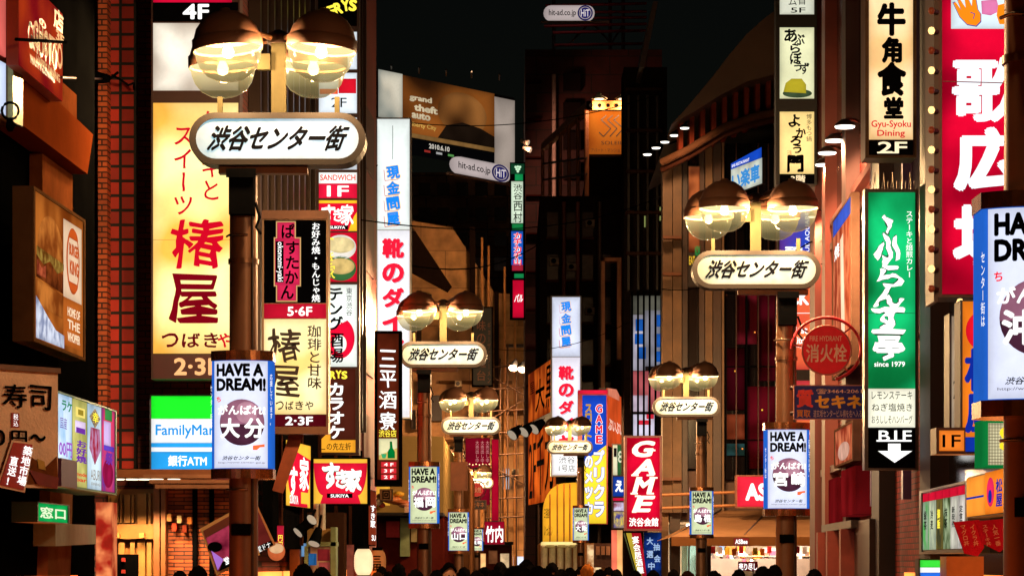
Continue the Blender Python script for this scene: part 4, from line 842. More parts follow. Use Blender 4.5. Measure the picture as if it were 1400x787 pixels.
# red banners far down the street
for (nm, lb, x0, y0, x1, y1, D, tx, c_) in (
    ('wall_banner', 'long crimson hanging banner behind the small far fire hydrant sign', 636, 598, 670, 690, 92, '', (170, 14, 44)),
    ('wall_banner', 'square crimson wall sign with white characters right of the far lamp', 662, 712, 690, 744, 92, '竹内', (196, 14, 50)),
    ('wall_banner', 'narrow red vertical sign with white characters behind the 山口 light box', 641, 690, 650, 735, 88, '新館酒', (206, 30, 50))):
    s = Sign(nm, lb, 'banner', D, (x0, y0, x1, y1), .2, DKRED, 0); s.panel((x0 + .5, y0 + .5, x1 - .5, y1 - .5), lit(c_, .5, .4, .5), .02)
    if tx: s.t(tx, (x0 + 2, y0 + (6 if len(tx) == 2 else 3), x1 - 2, y1 - 3), LW, .03, l=.04, vert=len(tx) > 2)
    else:
        for k in range(3): s.t('大売出し中', (x0 + 14 + k * 7, y0 + 4, x0 + 19 + k * 7, y0 + 34), lit((226, 150, 150), .6, 0), 0, l=.04, vert=True)
        for k in range(7): s.ell(x0 + 6 + k * 4.5, y0 + 36 + (k % 2), .9, .9, lit((255, 210, 150), 1.6, 0), .06, 'small_bulb', 8)
    s.done()
s = Sign('wall_banner', 'tall bright crimson hanging banner at the right of the small hydrant sign', 'banner', 93, (672, 600, 682, 712), .2, DKRED, 0); s.panel((672.5, 600.5, 681.5, 711), lit((190, 12, 44), .7, .4, .5), .02); s.done()
# ================================================================== SIGNS, MIDDLE
s = Sign('wall_sign', 'large slanted orange building sign with black characters left of the white shoe sign', 'sign', angled(723, 512, 690, 78, 760, 71, 40, 178), (0, 0, 40, 178), .4, DKB, 0)
OR2 = lit((206, 92, 26), .62, .45, .7, (150, 50, 16))
s.panel((0, 0, 40, 66), OR2, .02); s.panel((0, 78, 40, 178), OR2, .02)
s.t('大', (12, 16, 26, 58), INK, .02, l=.05); s.t('黒', (27, 6, 39, 60), INK, .01, l=.05); s.t('屋', (3, 14, 10, 30), INK, 0, l=.05); s.t('2F', (2, 96, 13, 170), INK, -.005, l=.05); s.t('千', (14, 90, 25, 168), INK, .01, l=.05); s.t('カ', (26, 84, 39, 165), INK, .01, l=.05); s.done()
s = Sign('game_sign', 'tall blue and yellow game arcade sign behind the lamp with the 大阪 box', 'sign', 66, (790, 534, 831, 716), .5, dim((140, 20, 36), .5), 0)
s.box((790, 533, 831, 538), .01, .06, lit((220, 30, 60), .8, .2), 'top_cap')
s.panel((796, 540, 829, 715), lit((246, 214, 50), .98, .12, 1), .014)
s.poly([(796, 540), (829, 540), (829, 608), (796, 632)], lit((22, 66, 190), .9, .2, 1), .022)
for i, ch in enumerate('GAME'): s.t(ch, (814, 552 + i * 14, 824, 564.5 + i * 14), LW, .07, l=.026); s.t(ch, (814.6, 552.6 + i * 14, 823.4, 563.9 + i * 14), LR, .04, l=.034)
for i, ch in enumerate('スロット'): s.t(ch, (800, 552 + i * 12.5, 809, 564 + i * 12.5), lit((190, 150, 50), .7, 0), .05, l=.03)
NV = lit((40, 60, 140), .7, 0); SV = lit((220, 226, 244), .98, 0)
for i, ch in enumerate('プリクラ'): s.t(ch, (811, 614 + i * 23.5, 827, 636 + i * 23.5), NV, .09, l=.028); s.t(ch, (811.6, 614.6 + i * 23.5, 826.4, 635.4 + i * 23.5), SV, .05, l=.036)
for i, ch in enumerate('のメッカ'): s.t(ch, (799, 622 + i * 21, 811, 640 + i * 21), NV, .09, l=.028); s.t(ch, (799.6, 622.6 + i * 21, 810.4, 639.4 + i * 21), SV, .05, l=.036)
s.done()
s = Sign('wall_sign', 'tilted orange sign with white lettering between the two game arcade signs', 'sign', angled(829, 530, 608, 66, 851, 70, 22, 78), (0, 0, 22, 78), .3, DKB, 0)
s.panel((0, 0, 22, 78), lit((226, 84, 34), .7, .3, .8), .02); s.poly([(0, 0), (12, -6), (16, 0), (16, 8), (0, 10)], lit((226, 130, 100), .7, .2), .05); s.t('ぷいぷい', (1, 40, 21, 56), lit((250, 220, 200), .8, 0), .02, l=.05); s.done()
s = Sign('wall_sign', 'small white and green sign below the tilted orange sign', 'sign', 64, (837, 606, 853, 650), .3, DKB, 0)
s.panel((838, 608, 844, 649), lit((206, 214, 190), .7, .2), .02); s.panel((844, 608, 852, 649), lit((40, 90, 50), .7, .2), .02); s.t('8', (845, 616, 851, 632), lit((200, 210, 190), .7, 0), .01, l=.04); s.t('1', (839, 612, 843, 624), INK, .02, l=.04); s.done()
s = Sign('wall_sign', 'small stack of blue red and yellow shop boxes left of the red arcade sign', 'sign', 62, (837, 650, 855, 722), .3, DKB, 0)
s.panel((838, 651, 854, 678), lit((20, 60, 160), .8, .2), .02); s.panel((838, 680, 854, 684), lit((206, 20, 60), .8, .1), .02); s.panel((839, 686, 853, 698), lit((200, 190, 220), .9, .4, 3, (160, 60, 80)), .02); s.panel((839, 699, 853, 721), lit((224, 196, 60), .9, .3, 3, (90, 80, 150)), .02)
s.t('え', (841, 656, 852, 672), LW, .05, l=.04); s.t('メガバ', (840, 703, 852, 717), NV, .02, l=.04); s.done()
# red GAME
s = Sign('game_sign', 'bright red vertical game arcade sign with white serif letters at mid street', 'sign', 47.6, (854, 595, 905, 725), .6, dim((110, 20, 34), .5), 1.2)
s.panel((857, 598, 902, 722), lit((206, 10, 46), .98, .25, 1.1, (170, 4, 30)), .014); IV = lit((250, 244, 222), 1.0, 0)
for i, ch in enumerate('GAME'):
    y = 602 + i * 25
    s.t(ch, (864, y, 896, y + 22.5), IV, .045, l=.03, slant=.22)
    for (xa, xb, yy) in {'G': ((886, 896, 13),), 'A': ((863, 873, 22), (884, 894, 22)), 'M': ((862, 872, 22), (884, 894, 22), (870, 878, .5), (888, 899, .5)), 'E': ((864, 870, 22), (868, 876, .5))}[ch]:
        s.box((xa, y + yy - 1, xb, y + yy + 1.3), .026, .033, IV, 'serif')
s.t('渋谷会館', (860, 707, 900, 719), LW, .03, l=.03); s.done()

# soleil
s = Sign('roof_sign', 'orange brown sign with interlocked zigzag emblem on the black building terrace', 'sign', 69.1, (804, 151, 855, 212), .3, DKB, 0)
s.panel((805, 152, 854, 211), lit((206, 116, 34), .62, .35, .5, (176, 84, 24)), .02); zz = dim((46, 26, 14), .5)
for k in range(3):
    x = 820 + k * 8.6
    s.line([(x + 9, 158), (x + 2, 158 + 6), (x + 15, 176), (x + 5, 187), (x - 1, 181)] if k == 0 else [(x + 9, 158), (x + 2, 164), (x + 15, 176), (x + 5, 187)], 1.5, zz, l=.04)
s.t('SOLEIL', (822, 193, 852, 198), zz, .0, l=.04); s.t('アパート・マンション', (808, 203, 852, 208), zz, .0, l=.04); s.done()
for k, x in enumerate((819, 852)):
    q = W(x, 134, 68.6); r_ = thing('floodlight', ('small white floodlight above the middle of the orange brown roof sign', 'small white floodlight above the right end of the orange brown roof sign')[k], 'floodlight', q)
    MB().lathe([(0, .25), (.06, .24), (.12, .12), (.36, -.02), (.34, -.05), (0, -.02)], q, 12).build('hood', dim((200, 196, 170), .5), r_); MB().lathe([(0, -.03), (.2, -.03), (.2, -.06), (0, -.09)], q, 10).build('bulb', lit((255, 230, 180), 2, 0), r_); lamp('SPOT', q - Vector((0, 0, .2)), 300, (1, .55, .28), None, .2, (R(50), 0, R(40)), R(165), 'flood_beam')
# barrel awning sign
r_ = thing('barrel_awning', 'yellow lit barrel shaped awning with black characters below the orange building sign', 'awning', W(763, 742, 64))
prof = []
for k in range(15): a = math.pi / 2 * k / 14; prof.append((742 + 45 * (1 - math.cos(a)) ** .9 * .42, 659 + 81 * (1 - math.sin(a)) ** 1.15))
prof = [(742, 740)] + [(742 + 30 * (1 - math.cos(math.pi / 2 * k / 10)), 700 - 40 * math.sin(math.pi / 2 * k / 10)) for k in range(11)] + [(787, 659), (787, 740)]
mb = MB(); mb.prism([W(x, y, 64) for x, y in prof], [W(x, y, 64) + Vector((.3, 2.2, 0)) for x, y in prof]); mb.build('canopy', lit((238, 168, 40), .9, .2, .9), r_)
sh = frontal(63.97); mb = MB(); rb = MB()
for x in (752, 762, 771, 779): rb.tube([sh.at(x, 740), sh.at(x, 675 if x < 755 else 661)], .035, 6)
rb.build('rib', dim((150, 90, 20), .5), r_)
vs, fs = layout('三毛猫屋', (744, 694, 752, 708), .01); mb.add([sh.at(x, y, .02 + e) for x, y, e in vs], fs); vs, fs = layout('いっぱい', (744, 716, 755, 732), .01); mb.add([sh.at(x, y, .02 + e) for x, y, e in vs], fs); mb.build('lettering', INK, r_)
MB().box(*fbox(741, 740, 788, 744, 63.4, 66)).build('rim', lit((250, 220, 140), 1, .1), r_)
b = bld('shop_building', 'small lit shopfront with fluted white columns below the yellow barrel awning', 2, 68)
MB().box(*fbox(738, 742, 852, 800, 66.5, 72)).build('wall', dim((170, 120, 80), .7), b)
for k in range(5): MB().tube([W(744 + k * 11, 800, 66.2), W(744 + k * 11, 742, 66.2)], .14, 12).build('column', dim((226, 206, 190), .6), b)
MB().box(*fbox(803, 744, 822, 790, 66.2, 66.49)).build('window', lit((250, 214, 160), .8, .4, 2, (190, 120, 70)), b); MB().box(*fbox(812, 742, 836, 775, 66.0, 66.19)).build('menu_board', dim((90, 50, 40), .6), b)
for k in range(3):
    MB().box(*fbox(815 + k * 7, 746, 820 + k * 7, 758, 65.9, 65.99)).build('menu_sheet', dim((190, 130, 100), .6), b); q = W(752 + k * 16, 745, 64.2)
    MB().lathe([(0, .1), (.1, .08), (.22, -.08), (.2, -.1), (0, -.05)], q, 12).build('spotlight', dim((200, 180, 150), .5), b)
for x, c_ in ((840, (250, 120, 90)), (847, (250, 180, 110))): MB().tube([W(x, 800, 62), W(x, 724, 62)], .12, 10).build('neon_post', lit(c_, .9, .3, 1.5), b)
# flags under GAME
s = Sign('street_flag', 'red and yellow leaning flag with white characters below the red arcade sign', 'flag', 47.2, (856, 727, 884, 790), .02, DKB, 0, cab=None)
s.poly([(856, 728), (866, 728), (882, 787), (872, 787)], lit((214, 190, 60), .6, .3), .01, 'cloth', .02); s.poly([(863, 728), (876, 728), (884, 787), (878, 787)], lit((190, 20, 40), .6, .3), .04, 'cloth', .02); s.t('宴会居酒屋', (867, 732, 877, 784), LW, .02, l=.07, vert=True, rot=R(-9)); s.line([(853, 728), (870, 787)], 1.6, dim((30, 70, 40), .5)); s.done()
s = Sign('wall_banner', 'dark blue shop banner with white characters below the red arcade sign', 'banner', 48.2, (880, 727, 905, 788), .15, DKB, 0)
s.panel((880.5, 727.5, 904, 787), lit((24, 60, 150), .5, .5, 2.2, (10, 26, 70)), .02)
for ch, x, y in (('大', 884, 734), ('抽', 893, 742), ('選', 884, 752), ('会', 894, 758), ('中', 886, 768)): s.t(ch, (x, y, x + 9, y + 10), lit((160, 190, 230), .7, 0), .03, l=.05)
s.done()
# ================================================================== SIGNS, RIGHT SIDE
s = Sign('column_sign', 'narrow right column sign of black brush lettering on cream panels over the lamp', 'sign', 28.0, (1061, -10, 1117, 252), .35, dim((20, 18, 18), .5), 0)
s.panel((1066, -8, 1113, 20), lit((214, 216, 196), .85, .15)); s.panel((1066, 38, 1113, 135), lit((222, 222, 178), .95, .22, 1.4)); s.panel((1066, 153, 1113, 238), lit((255, 220, 140), 1.0, .2, 1.4)); s.panel((1066, 238, 1113, 251), INK)
s.t('省', (1090, -6, 1102, 7), INK, 0); s.t('ム', (1078, -4, 1089, 8), INK, 0); s.t('5F', (1081, 11, 1101, 18), INK, .01)
for ch, r_ in zip('あぶらぼうず', ((1072, 40, 1090, 58), (1086, 47, 1100, 62), (1080, 60, 1094, 73), (1080, 72, 1096, 88), (1085, 86, 1096, 98), (1094, 86, 1106, 102))): s.t(ch, r_, INK, .03, brush=.05)
s.ell(1090, 128, 20, 6, lit((70, 90, 60), .6, .3, 5), .014); s.poly([(1071, 126), (1074, 114), (1082, 108), (1096, 108), (1102, 116), (1102, 128)], lit((186, 170, 40), .8, .2), .016)
for ch, r_ in zip('よかろう', ((1078, 157, 1094, 174), (1088, 175, 1102, 189), (1080, 186, 1095, 199), (1084, 198, 1096, 210))): s.t(ch, r_, INK, .035, brush=.05)
s.t('門', (1076, 212, 1099, 236), INK, .05, brush=.05); s.t('博多もつ鍋', (1102, 156, 1110, 194), INK, 0, vert=True); s.t('三階', (1076, 206, 1082, 212), lit((220, 90, 30), .8, 0), .0); s.t('3階', (1081, 239.5, 1101, 249.5), lit((240, 214, 170), .9, 0), .03); s.done()
s = Sign('column_sign', 'cream sign with bold black characters and red western words hung high right', 'sign', 18.6, (1183, -20, 1253, 216), .4, dim((96, 70, 52), .35, .6, .5, 5), 0, rise=.02)
s.panel((1188, -18, 1248, 191), lit((255, 226, 176), 1.0, .22, 1.2, (252, 200, 132))); s.panel((1188, 192, 1248, 212), INK)
for ch, r_ in zip('牛角食堂', ((1199, 4, 1238, 50), (1205, 51, 1233, 87), (1199, 85, 1239, 132), (1208, 133, 1235, 163))): s.t(ch, r_, INK, .055)
s.t('Gyu-Syoku', (1191, 165, 1245, 177), lit((206, 20, 34), .9, 0), .02); s.t('Dining', (1199, 178, 1237, 189), lit((206, 20, 34), .9, 0), .02)
s.t('2F', (1200, 194, 1240, 210), lit((246, 226, 186), .95, 0), .02)
for xa, xb, y in ((1199, 1214, 210), (1218, 1228, 210)): s.box((xa, y - 2, xb, y), .017, .02, lit((246, 226, 186), .95, 0), 'serif')
s.done()
GRN = lit((20, 190, 110), 1.0, .3, 1.3, (10, 120, 60))
s = Sign('column_sign', 'tall bright green vertical steak restaurant sign with white brush characters', 'sign', 19.0, (1182, 258, 1256, 642), .2, dim((110, 96, 92), .3, .7, .5, 4), 0, rise=.02)
s.panel((1187, 263, 1251, 531), GRN, label='green panel'); s.panel((1187, 531, 1251, 584), lit((240, 238, 214), 1.0, .12)); s.panel((1187, 584, 1251, 639), INK)
GO = dim((6, 70, 40), .5)
for ch, r_ in zip('ふらん亭', ((1196, 292, 1230, 362), (1200, 362, 1234, 394), (1194, 392, 1234, 420), (1196, 448, 1232, 490))):
    if ch == '亭': r_ = (1194, 447, 1236, 492)
    s.t(ch, r_, GO, .055, l=.016, brush=.09); s.t(ch, r_, LW, .034, l=.020, brush=.09)
s.t('す', (1193, 416, 1238, 452), GO, .055, l=.0165, brush=.09); s.t('す', (1193, 416, 1238, 452), LW, .034, l=.0205, brush=.09)
s.t('ステーキと焙煎カレー', (1238, 288, 1248, 380), LW, .01, vert=True); s.t('since 1979', (1195, 494, 1237, 501), LW, .02)
for i, tx in enumerate(('レモンステーキ', 'ねぎ塩焼き', 'おろししそハンバーグ')): s.t(tx, (1191.5, 534.5 + i * 16.5, 1247, 545.5 + i * 16.5), INK, .005)
s.t('B1F', (1201, 588, 1246, 603), LW, .014); s.poly([(1214, 606), (1231, 606), (1231, 616), (1247, 616), (1223, 632), (1200, 616), (1214, 616)], LW, .016); s.box((1198, 601, 1246, 603.2), .017, .0195, LW, 'serif')
s.line([(1187, 428), (1251, 428)], .6, dim((10, 70, 40), .5), l=.013); s.done()
# bird spikes on top
mb = MB()
for k in range(16): x = 1190 + k * 4; q = W(x, 259, 19.05); mb.tube([q, q + Vector((.02 * math.sin(k * 2.1), 0, .10 + .05 * (k % 3)))], .006, 5)
tag(mb.build('bird_spikes', CHROME), 'row of thin metal bird spikes on top of the green vertical sign', 'bird spikes')
# karaoke
s = Sign('karaoke_sign', 'huge red vertical sign with white characters and a bulb chain at its side', 'sign', 14.2, (1283, -30, 1400, 406), .45, dim((70, 30, 26), .45, .4), 0, rise=.02)
s.panel((1288, -28, 1398, 402), lit((214, 6, 46), .98, .3, 1.5, (160, 2, 34)), label='red panel'); s.panel((1300, -28, 1398, 40), lit((214, 232, 240), .95, .06), .014)
PW2 = lit((226, 236, 244), 1.0, 0)
s.t('歌', (1301, 78, 1412, 168), PW2, .032); s.t('広', (1303, 174, 1400, 262), PW2, .05); s.t('場', (1302, 280, 1396, 372), PW2, .045)
HO = lit((238, 130, 20), .95, 0); hb = lit((40, 60, 150), .8, 0)
hand = [(1303, 5), (1306, 4), (1314, 15), (1309, 2), (1312, 0), (1320, 12), (1318, -2), (1322, -3), (1328, 10), (1329, -4), (1333, -4), (1336, 14), (1340, 20), (1340, 30), (1334, 36), (1322, 34), (1312, 24)]
s.poly([(1321 + (x - 1321) * 1.06, 16 + (y - 16) * 1.07) for x, y in hand], hb, .018, 'hand_emblem'); s.poly(hand, HO, .021, 'hand_emblem'); s.poly([(1341, 2), (1362, 0), (1366, 16), (1354, 22), (1342, 20)], lit((220, 120, 170), .9, .1), .019, 'emblem'); s.line([(1326, 18), (1332, 20), (1330, 27)], 1, hb, l=.026); s.poly([(1364, 8), (1380, 4), (1380, 34), (1366, 34), (1362, 22)], HO, .021, 'hand_emblem')
s.line([(1288, 112), (1398, 115)], 1.4, dim((150, 10, 40), .5), l=.024)
bz = MB().lathe([(0, .034), (.021, .027), (.032, .0), (.021, -.027), (0, -.034)], n=14)
bl = bz.mesh('bulb', lit((255, 206, 128), 1.5, 0)); bo = bz.mesh('bulb', dim((150, 70, 40), .3))
MB().box(*fbox(1277, -25, 1283, 412, 14.2, 14.5)).build('bulb_rail', dim((60, 36, 30), .45, .4), s.root)
for k in range(16):
    q = W(1273.5, -12 + k * 27.1, 14.15); on = k % 2 == 0
    o = link_mesh('bulb', bl if on else bo, s.root, q - s.root.location); MB().tube([q + Vector((.02, .0, 0)), q + Vector((.06, .06, 0))], .02, 8).build('socket', DKB, o, tuple(q))
q = W(1312.5, 413, 14.1); o = link_mesh('bulb', bl, s.root, q - s.root.location)
s.done()
# pole-side signs
r_ = thing('hydrant_sign', 'round red fire hydrant sign inside a ring on the lamp pole', 'sign', W(1130, 522, 22.2))
sh = frontal(22.2); HR = dim((250, 20, 50), .4, 0, .2); HRL = dim((232, 130, 120), .4)
c = sh.at(1130, 478.5); rr = 33.5 * 22.2 / F
mb = MB(); k = 40; mb.prism([c + Vector((rr * math.cos(2 * math.pi * i / k), 0, rr * math.sin(2 * math.pi * i / k))) for i in range(k)], [c + Vector((rr * math.cos(2 * math.pi * i / k), .06, rr * math.sin(2 * math.pi * i / k))) for i in range(k)]); mb.build('disc', HR, r_)
mb = MB(); mb.tube([c + Vector((rr * math.cos(2 * math.pi * i / k), -.005, rr * math.sin(2 * math.pi * i / k))) for i in range(k + 1)], .012, 6); mb.build('rim', dim((190, 90, 80), .35), r_)
mb = MB(); mb.tube([c + Vector((1.42 * rr * math.cos(a), .03, .02 + 1.28 * rr * math.sin(a))) for a in [R(-75 + 255 * i / 30) for i in range(31)]], .022, 8); mb.build('ring', dim((190, 24, 40), .4), r_)
mb = MB()
for a in (45, 135, -45, 170): mb.tube([c + Vector((rr * math.cos(R(a)), .03, rr * math.sin(R(a)))), c + Vector((1.38 * rr * math.cos(R(a)), .03, 1.26 * rr * math.sin(R(a))))], .012, 6)
mb.build('spoke', dim((190, 24, 40), .4), r_)
mb = MB()
for tx, rc, bd in (('FIRE HYDRANT', (1107, 459, 1151, 466), .005), ('消火栓', (1102, 470, 1158, 495), .02)): vs, fs = layout(tx, rc, bd); mb.add([sh.at(x, y, .008 + e) for x, y, e in vs], fs)
mb.build('lettering', dim((255, 200, 180), .5), r_)
s = Sign('pawn_sign', 'dark blue sign with orange and red characters and a phone number on the lamp pole', 'sign', 22.25, (1085, 526, 1181, 573), .06, dim((200, 130, 110), .4), 1.2, cab='board', rise=.006)
s.panel((1086.2, 527.2, 1179.8, 571.8), dim((30, 34, 130), .4, 0, .15), .003)
s.t('質', (1089, 532, 1112, 557), dim((250, 70, 70), .5), .045, l=.006); s.t('☎3464-2061', (1116, 531, 1178, 538), dim((255, 200, 180), .5), .01, l=.006); s.t('セキネ', (1114, 540, 1178, 558), dim((255, 180, 60), .5), .05, l=.006)
s.t('買取', (1089, 560, 1108, 570), dim((240, 140, 40), .5), .02, l=.006); s.t('道玄坂センタービル横を右へ入る', (1112, 560, 1178, 570), dim((230, 190, 190), .5), .0, l=.006); s.done()
b = MB(); b.tube([W(1080, 530, 22.4), W(1090, 530, 22.4)], .03, 8); b.tube([W(1080, 565, 22.4), W(1090, 565, 22.4)], .03, 8); b.build('bracket', DKB, s.root)
# kitchen sign column
s = Sign('column_sign', 'blue and orange column sign behind the lamp with white kitchen lettering', 'sign', 34, (1064, 272, 1119, 612), .3, dim((40, 22, 24), .5), 0)
s.panel((1066, 274, 1116, 380), lit((40, 70, 190), .8, .35, 1, (110, 60, 170)), .012); s.panel((1066, 388, 1116, 505), lit((236, 112, 60), .9, .25, 1, (226, 60, 60)), .012); s.panel((1066, 520, 1116, 600), lit((226, 66, 70), .85, .25, 1), .012); s.panel((1066, 574, 1116, 600), lit((238, 110, 60), .9, .2), .016)
s.t('碧', (1072, 336, 1098, 358), LW, .03); s.t('BLUE AQUARESORT', (1059, 306, 1149, 313), LW, 0, rot=R(-90)) ; s.t('GLOBE & LAGOON AQUA', (1068, 306, 1152, 312), LW, 0, rot=R(-90)) if False else None
s.t('CK', (1078, 398, 1106, 417), LW, .04); s.line([(1068, 428), (1112, 428), (1112, 392)], .8, LW, l=.02); s.t('First', (1082, 446, 1104, 456), LW, .03); s.t('Kitchen', (1084, 460, 1112, 470), LW, .03); s.t('ファーストキッチン', (1084, 472, 1112, 477), LW, 0); s.t('CK', (1078, 514 + 14, 1106, 545), LW, .04); s.t('kitchen', (1086, 578, 1112, 586), LW, .03); s.t('キッチン', (1098, 590, 1112, 595), LW, 0); s.done()
# sign inside the upper glass
s = Sign('window_sign', 'tilted white and blue lettered sign behind the corner building upper glass', 'sign', angled(1000, 232, 266, 47.6, 1042, 46.2, 42, 34), (0, 0, 42, 34), .1, DKB, 0)
s.panel((0, 0, 42, 34), lit((196, 206, 196), .75, .3), .012); s.poly([(0, 0), (42, 0), (42, -14), (26, -12), (0, -8)], lit((20, 70, 190), .85, .2), .02); s.t('い楽車', (2, 6, 40, 30), lit((50, 130, 200), .85, 0), .04, l=.03); s.t('BAR RESTAURANT', (2, -6, 26, -2), LW, 0, l=.03); s.done()
# orange poster on corner building
s = Sign('wall_poster', 'orange vertical picture poster on the corner building with yellow and green words', 'poster', 48.4, (941, 226, 957, 392), .06, DKB, 0)
s.panel((941.5, 228, 956.5, 345), lit((196, 104, 54), .62, .5, 1.5, (90, 36, 20)), .012); s.t('EAT', (942, 350, 950, 362), lit((226, 180, 50), .7, 0), .03, l=.02); s.t('NOW', (950, 336, 957, 350), lit((40, 150, 70), .6, 0), .03, l=.02); s.done()
# ASBee
s = Sign('shop_sign', 'bright red shoe shop sign with white letters above the beige awning', 'sign', 46.5, (1006, 649, 1096, 694), .4, dim((140, 80, 60), .5), 1)
s.panel((1008, 651, 1094, 692), lit((232, 40, 62), .98, .15, 1.2), .014); s.t('ASBee', (1019, 660, 1086, 684), LW, .05, l=.03); s.done()
s = Sign('shop_sign', 'tiny dark red plate with white letters on the beige awning edge', 'sign', 43.9, (1003, 734.5, 1024, 745), .02, DKRED, 0); s.panel((1003.3, 735, 1023.7, 744.6), dim((150, 24, 36), .5), .006); s.t('ASBee', (1005, 736.5, 1022, 743), LW, .03, l=.012); s.done()
s = Sign('sale_banner', 'red and white sale banner hanging inside the shoe shop', 'banner', 48.8, (1009, 767, 1036, 780), .03, DKB, 0); s.panel((1009, 767, 1036, 780), dim((214, 40, 60), .6), .01); s.t('売り尽し', (1010, 769, 1035, 779), LW, .03, l=.02); s.done()
# right wall posters
for k, (pa, y0, y1, pb, lb) in enumerate(((1139, 303, 520, 1166, 'tall slanted framed poster with a blue head on the right brick wall'), (1142, 588, 640, 1168, 'small slanted pinkish framed poster below the pawn shop sign'))):
    s = Sign('wall_poster', lb, 'poster', on_wall(pa + 0.0, y0, y1, pb, R_U - .3, 60, (y1 - y0) * 1.0), (0, 0, 60, y1 - y0), .1, dim((90, 66, 54), .75), 3, cab='frame')
    s.panel((3, 3, 57, y1 - y0 - 3), lit((226, 130, 90), .55, .5, 2.4, (170, 50, 40)), .012)
    if k == 0: s.panel((3, 3, 57, 24), lit((60, 90, 210), .7, .3), .016); s.t('焼', (8, 40, 24, 60), LW, .02); s.poly([(26, 40), (34, 36), (40, 180), (30, 190)], lit((250, 220, 190), .8, .2), .016)
    else: s.ell(30, 34, 18, 12, lit((240, 190, 170), .5, .3, 5), .016); pass
    s.done()
# right-edge shop signs
s = Sign('floor_sign', 'small orange floor sign reading 1F below the bulb chain', 'sign', 13.1, (1280, 584, 1320, 620), .3, dim((80, 50, 40), .4, .5), 0)
s.panel((1284, 588, 1318, 616), lit((246, 130, 40), .8, .15, 2), .01); s.t('1F', (1288, 594, 1313, 611), INK, .012); s.done()
s = Sign('vertical_sign', 'orange and blue vertical shop sign half hidden behind the nearest light box', 'sign', 13.4, (1313, 410, 1378, 620), .3, dim((50, 40, 40), .5), 0)
s.panel((1316, 412, 1376, 600), lit((246, 130, 30), .85, .2, 1.6), .01); s.panel((1316, 597, 1376, 617), lit((16, 50, 160), .85, .1), .012); s.ell(1342, 452, 22, 26, lit((226, 20, 40), .9, .1), .014); s.ell(1342, 452, 10, 13, lit((246, 130, 30), .85, .1), .018)
s.t('松', (1318, 476, 1372, 535), lit((16, 40, 150), .8, 0), .04); s.t('屋', (1318, 538, 1372, 592), lit((16, 40, 150), .8, 0), .04); s.done()
s = Sign('vertical_sign', 'narrow pale vertical sign left of the orange and blue shop sign', 'sign', 14.5, (1298, 428, 1313, 586), .3, dim((60, 46, 42), .45), 0)
s.panel((1301, 432, 1311, 584), lit((214, 190, 160), .5, .3), .01); s.t('21', (1303, 520, 1310, 545), INK, 0); s.done()
s = Sign('grid_sign', 'green framed white grid sign with a yellow squiggle by the right edge', 'sign', 12, (1342, 574, 1400, 638), .3, lit((16, 130, 60), .8, .2), 0)
s.panel((1351, 578, 1398, 635), lit((220, 214, 170), .75, .15), .008)
for k in range(13): s.line([(1351, 580 + k * 4.3), (1398, 580 + k * 4.3)], .7, dim((90, 90, 60), .5), l=.010)
for k in range(12): s.line([(1352 + k * 4, 578), (1352 + k * 4, 635)], .7, dim((90, 90, 60), .5), l=.0105)
s.t('S', (1366, 582, 1392, 616), lit((250, 214, 40), .95, 0), .06, l=.014); s.done()
s = Sign('menu_board', 'lit menu board of tall red topped pictures under the small 1F sign', 'menu board', on_wall(1259, 671, 757, 1326, R_U - .25, 70, 92), (0, 0, 70, 92), .3, dim((96, 90, 80), .35, .6, .5, 5), 3.5)
for k in range(6):
    x = 5 + k * 10.3
    s.panel((x, 5, x + 9.4, 17), lit((206, 20, 50), .8, .2), .012); s.panel((x, 17, x + 9.4, 86), lit(((90, 170, 90), (196, 206, 170), (60, 60, 40), (170, 190, 150), (206, 206, 190), (220, 214, 206))[k], .7, .45, 4, ((190, 210, 180), (190, 206, 180), (150, 130, 60), (60, 90, 50), (206, 200, 190), (210, 206, 200))[k]), .012)
    s.t(('緑茶', '冷麦', '御飯', '抹茶', '新発売', '定食屋')[k], (x + 2.5, 30, x + 6.8, 58), INK if k not in (2, ) else LY, .02, vert=True, l=.018)
s.done()
s = Sign('wall_sign', 'orange lit shop sign with blue characters and pink oval behind red cloths', 'sign', on_wall(1323, 652, 708, 1392, R_U - .4, 70, 60), (0, 0, 70, 60), .2, DKB, 0)
s.panel((0, 2, 27, 58), lit((250, 150, 50), .9, .15, 2), .01); s.panel((28, 0, 70, 58), lit((246, 130, 34), .85, .15, 2), .012); s.ell(36, 28, 5, 20, lit((226, 40, 90), .9, .1), .016); s.ell(36, 34, 2.4, 9, lit((30, 40, 140), .8, 0), .02); s.box((0, 30, 26, 33), .011, .014, lit((20, 50, 150), .8, 0), 'panel')
s.t('松屋', (44, 12, 53, 50), lit((16, 40, 150), .8, 0), .03, vert=True); s.t('定食丼', (57, 6, 66, 54), INK, .02, vert=True); s.done()
# red cloths
for k, (pts, tx, lb) in enumerate((([(1303, 713), (1338, 710), (1345, 748), (1336, 760), (1318, 756)], ('マグロ丼', 'イクラ丼'), 'dark red hanging cloth flag with pale writing under the orange sign'), ([(1333, 712), (1378, 708), (1380, 744), (1366, 754), (1342, 742)], ('ステーキ丼', '人気一番'), 'dark red cloth flag with pale writing nearest the right lamp pole'))):
    s = Sign('cloth_flag', lb, 'flag', 11.5 - k * .4, (pts[0][0], 708, pts[2][0], 760), .02, DKB, 0, cab=None)
    s.poly(pts, dim((196, 30, 52), .85, 0, .3, 6, .3), .02, 'cloth', .02)
    for j, t_ in enumerate(tx): x = pts[0][0] + 11 + j * 13; s.t(t_, (x, 716, x + 8, 746), dim((236, 190, 150), .6), .0, l=.03, vert=True, rot=R(-12))
    s.done()
s = Sign('shop_sign', 'small green white and blue convenience store sign at the lower right corner', 'sign', 13.5, (1256, 763, 1292, 800), .2, DKB, 0)
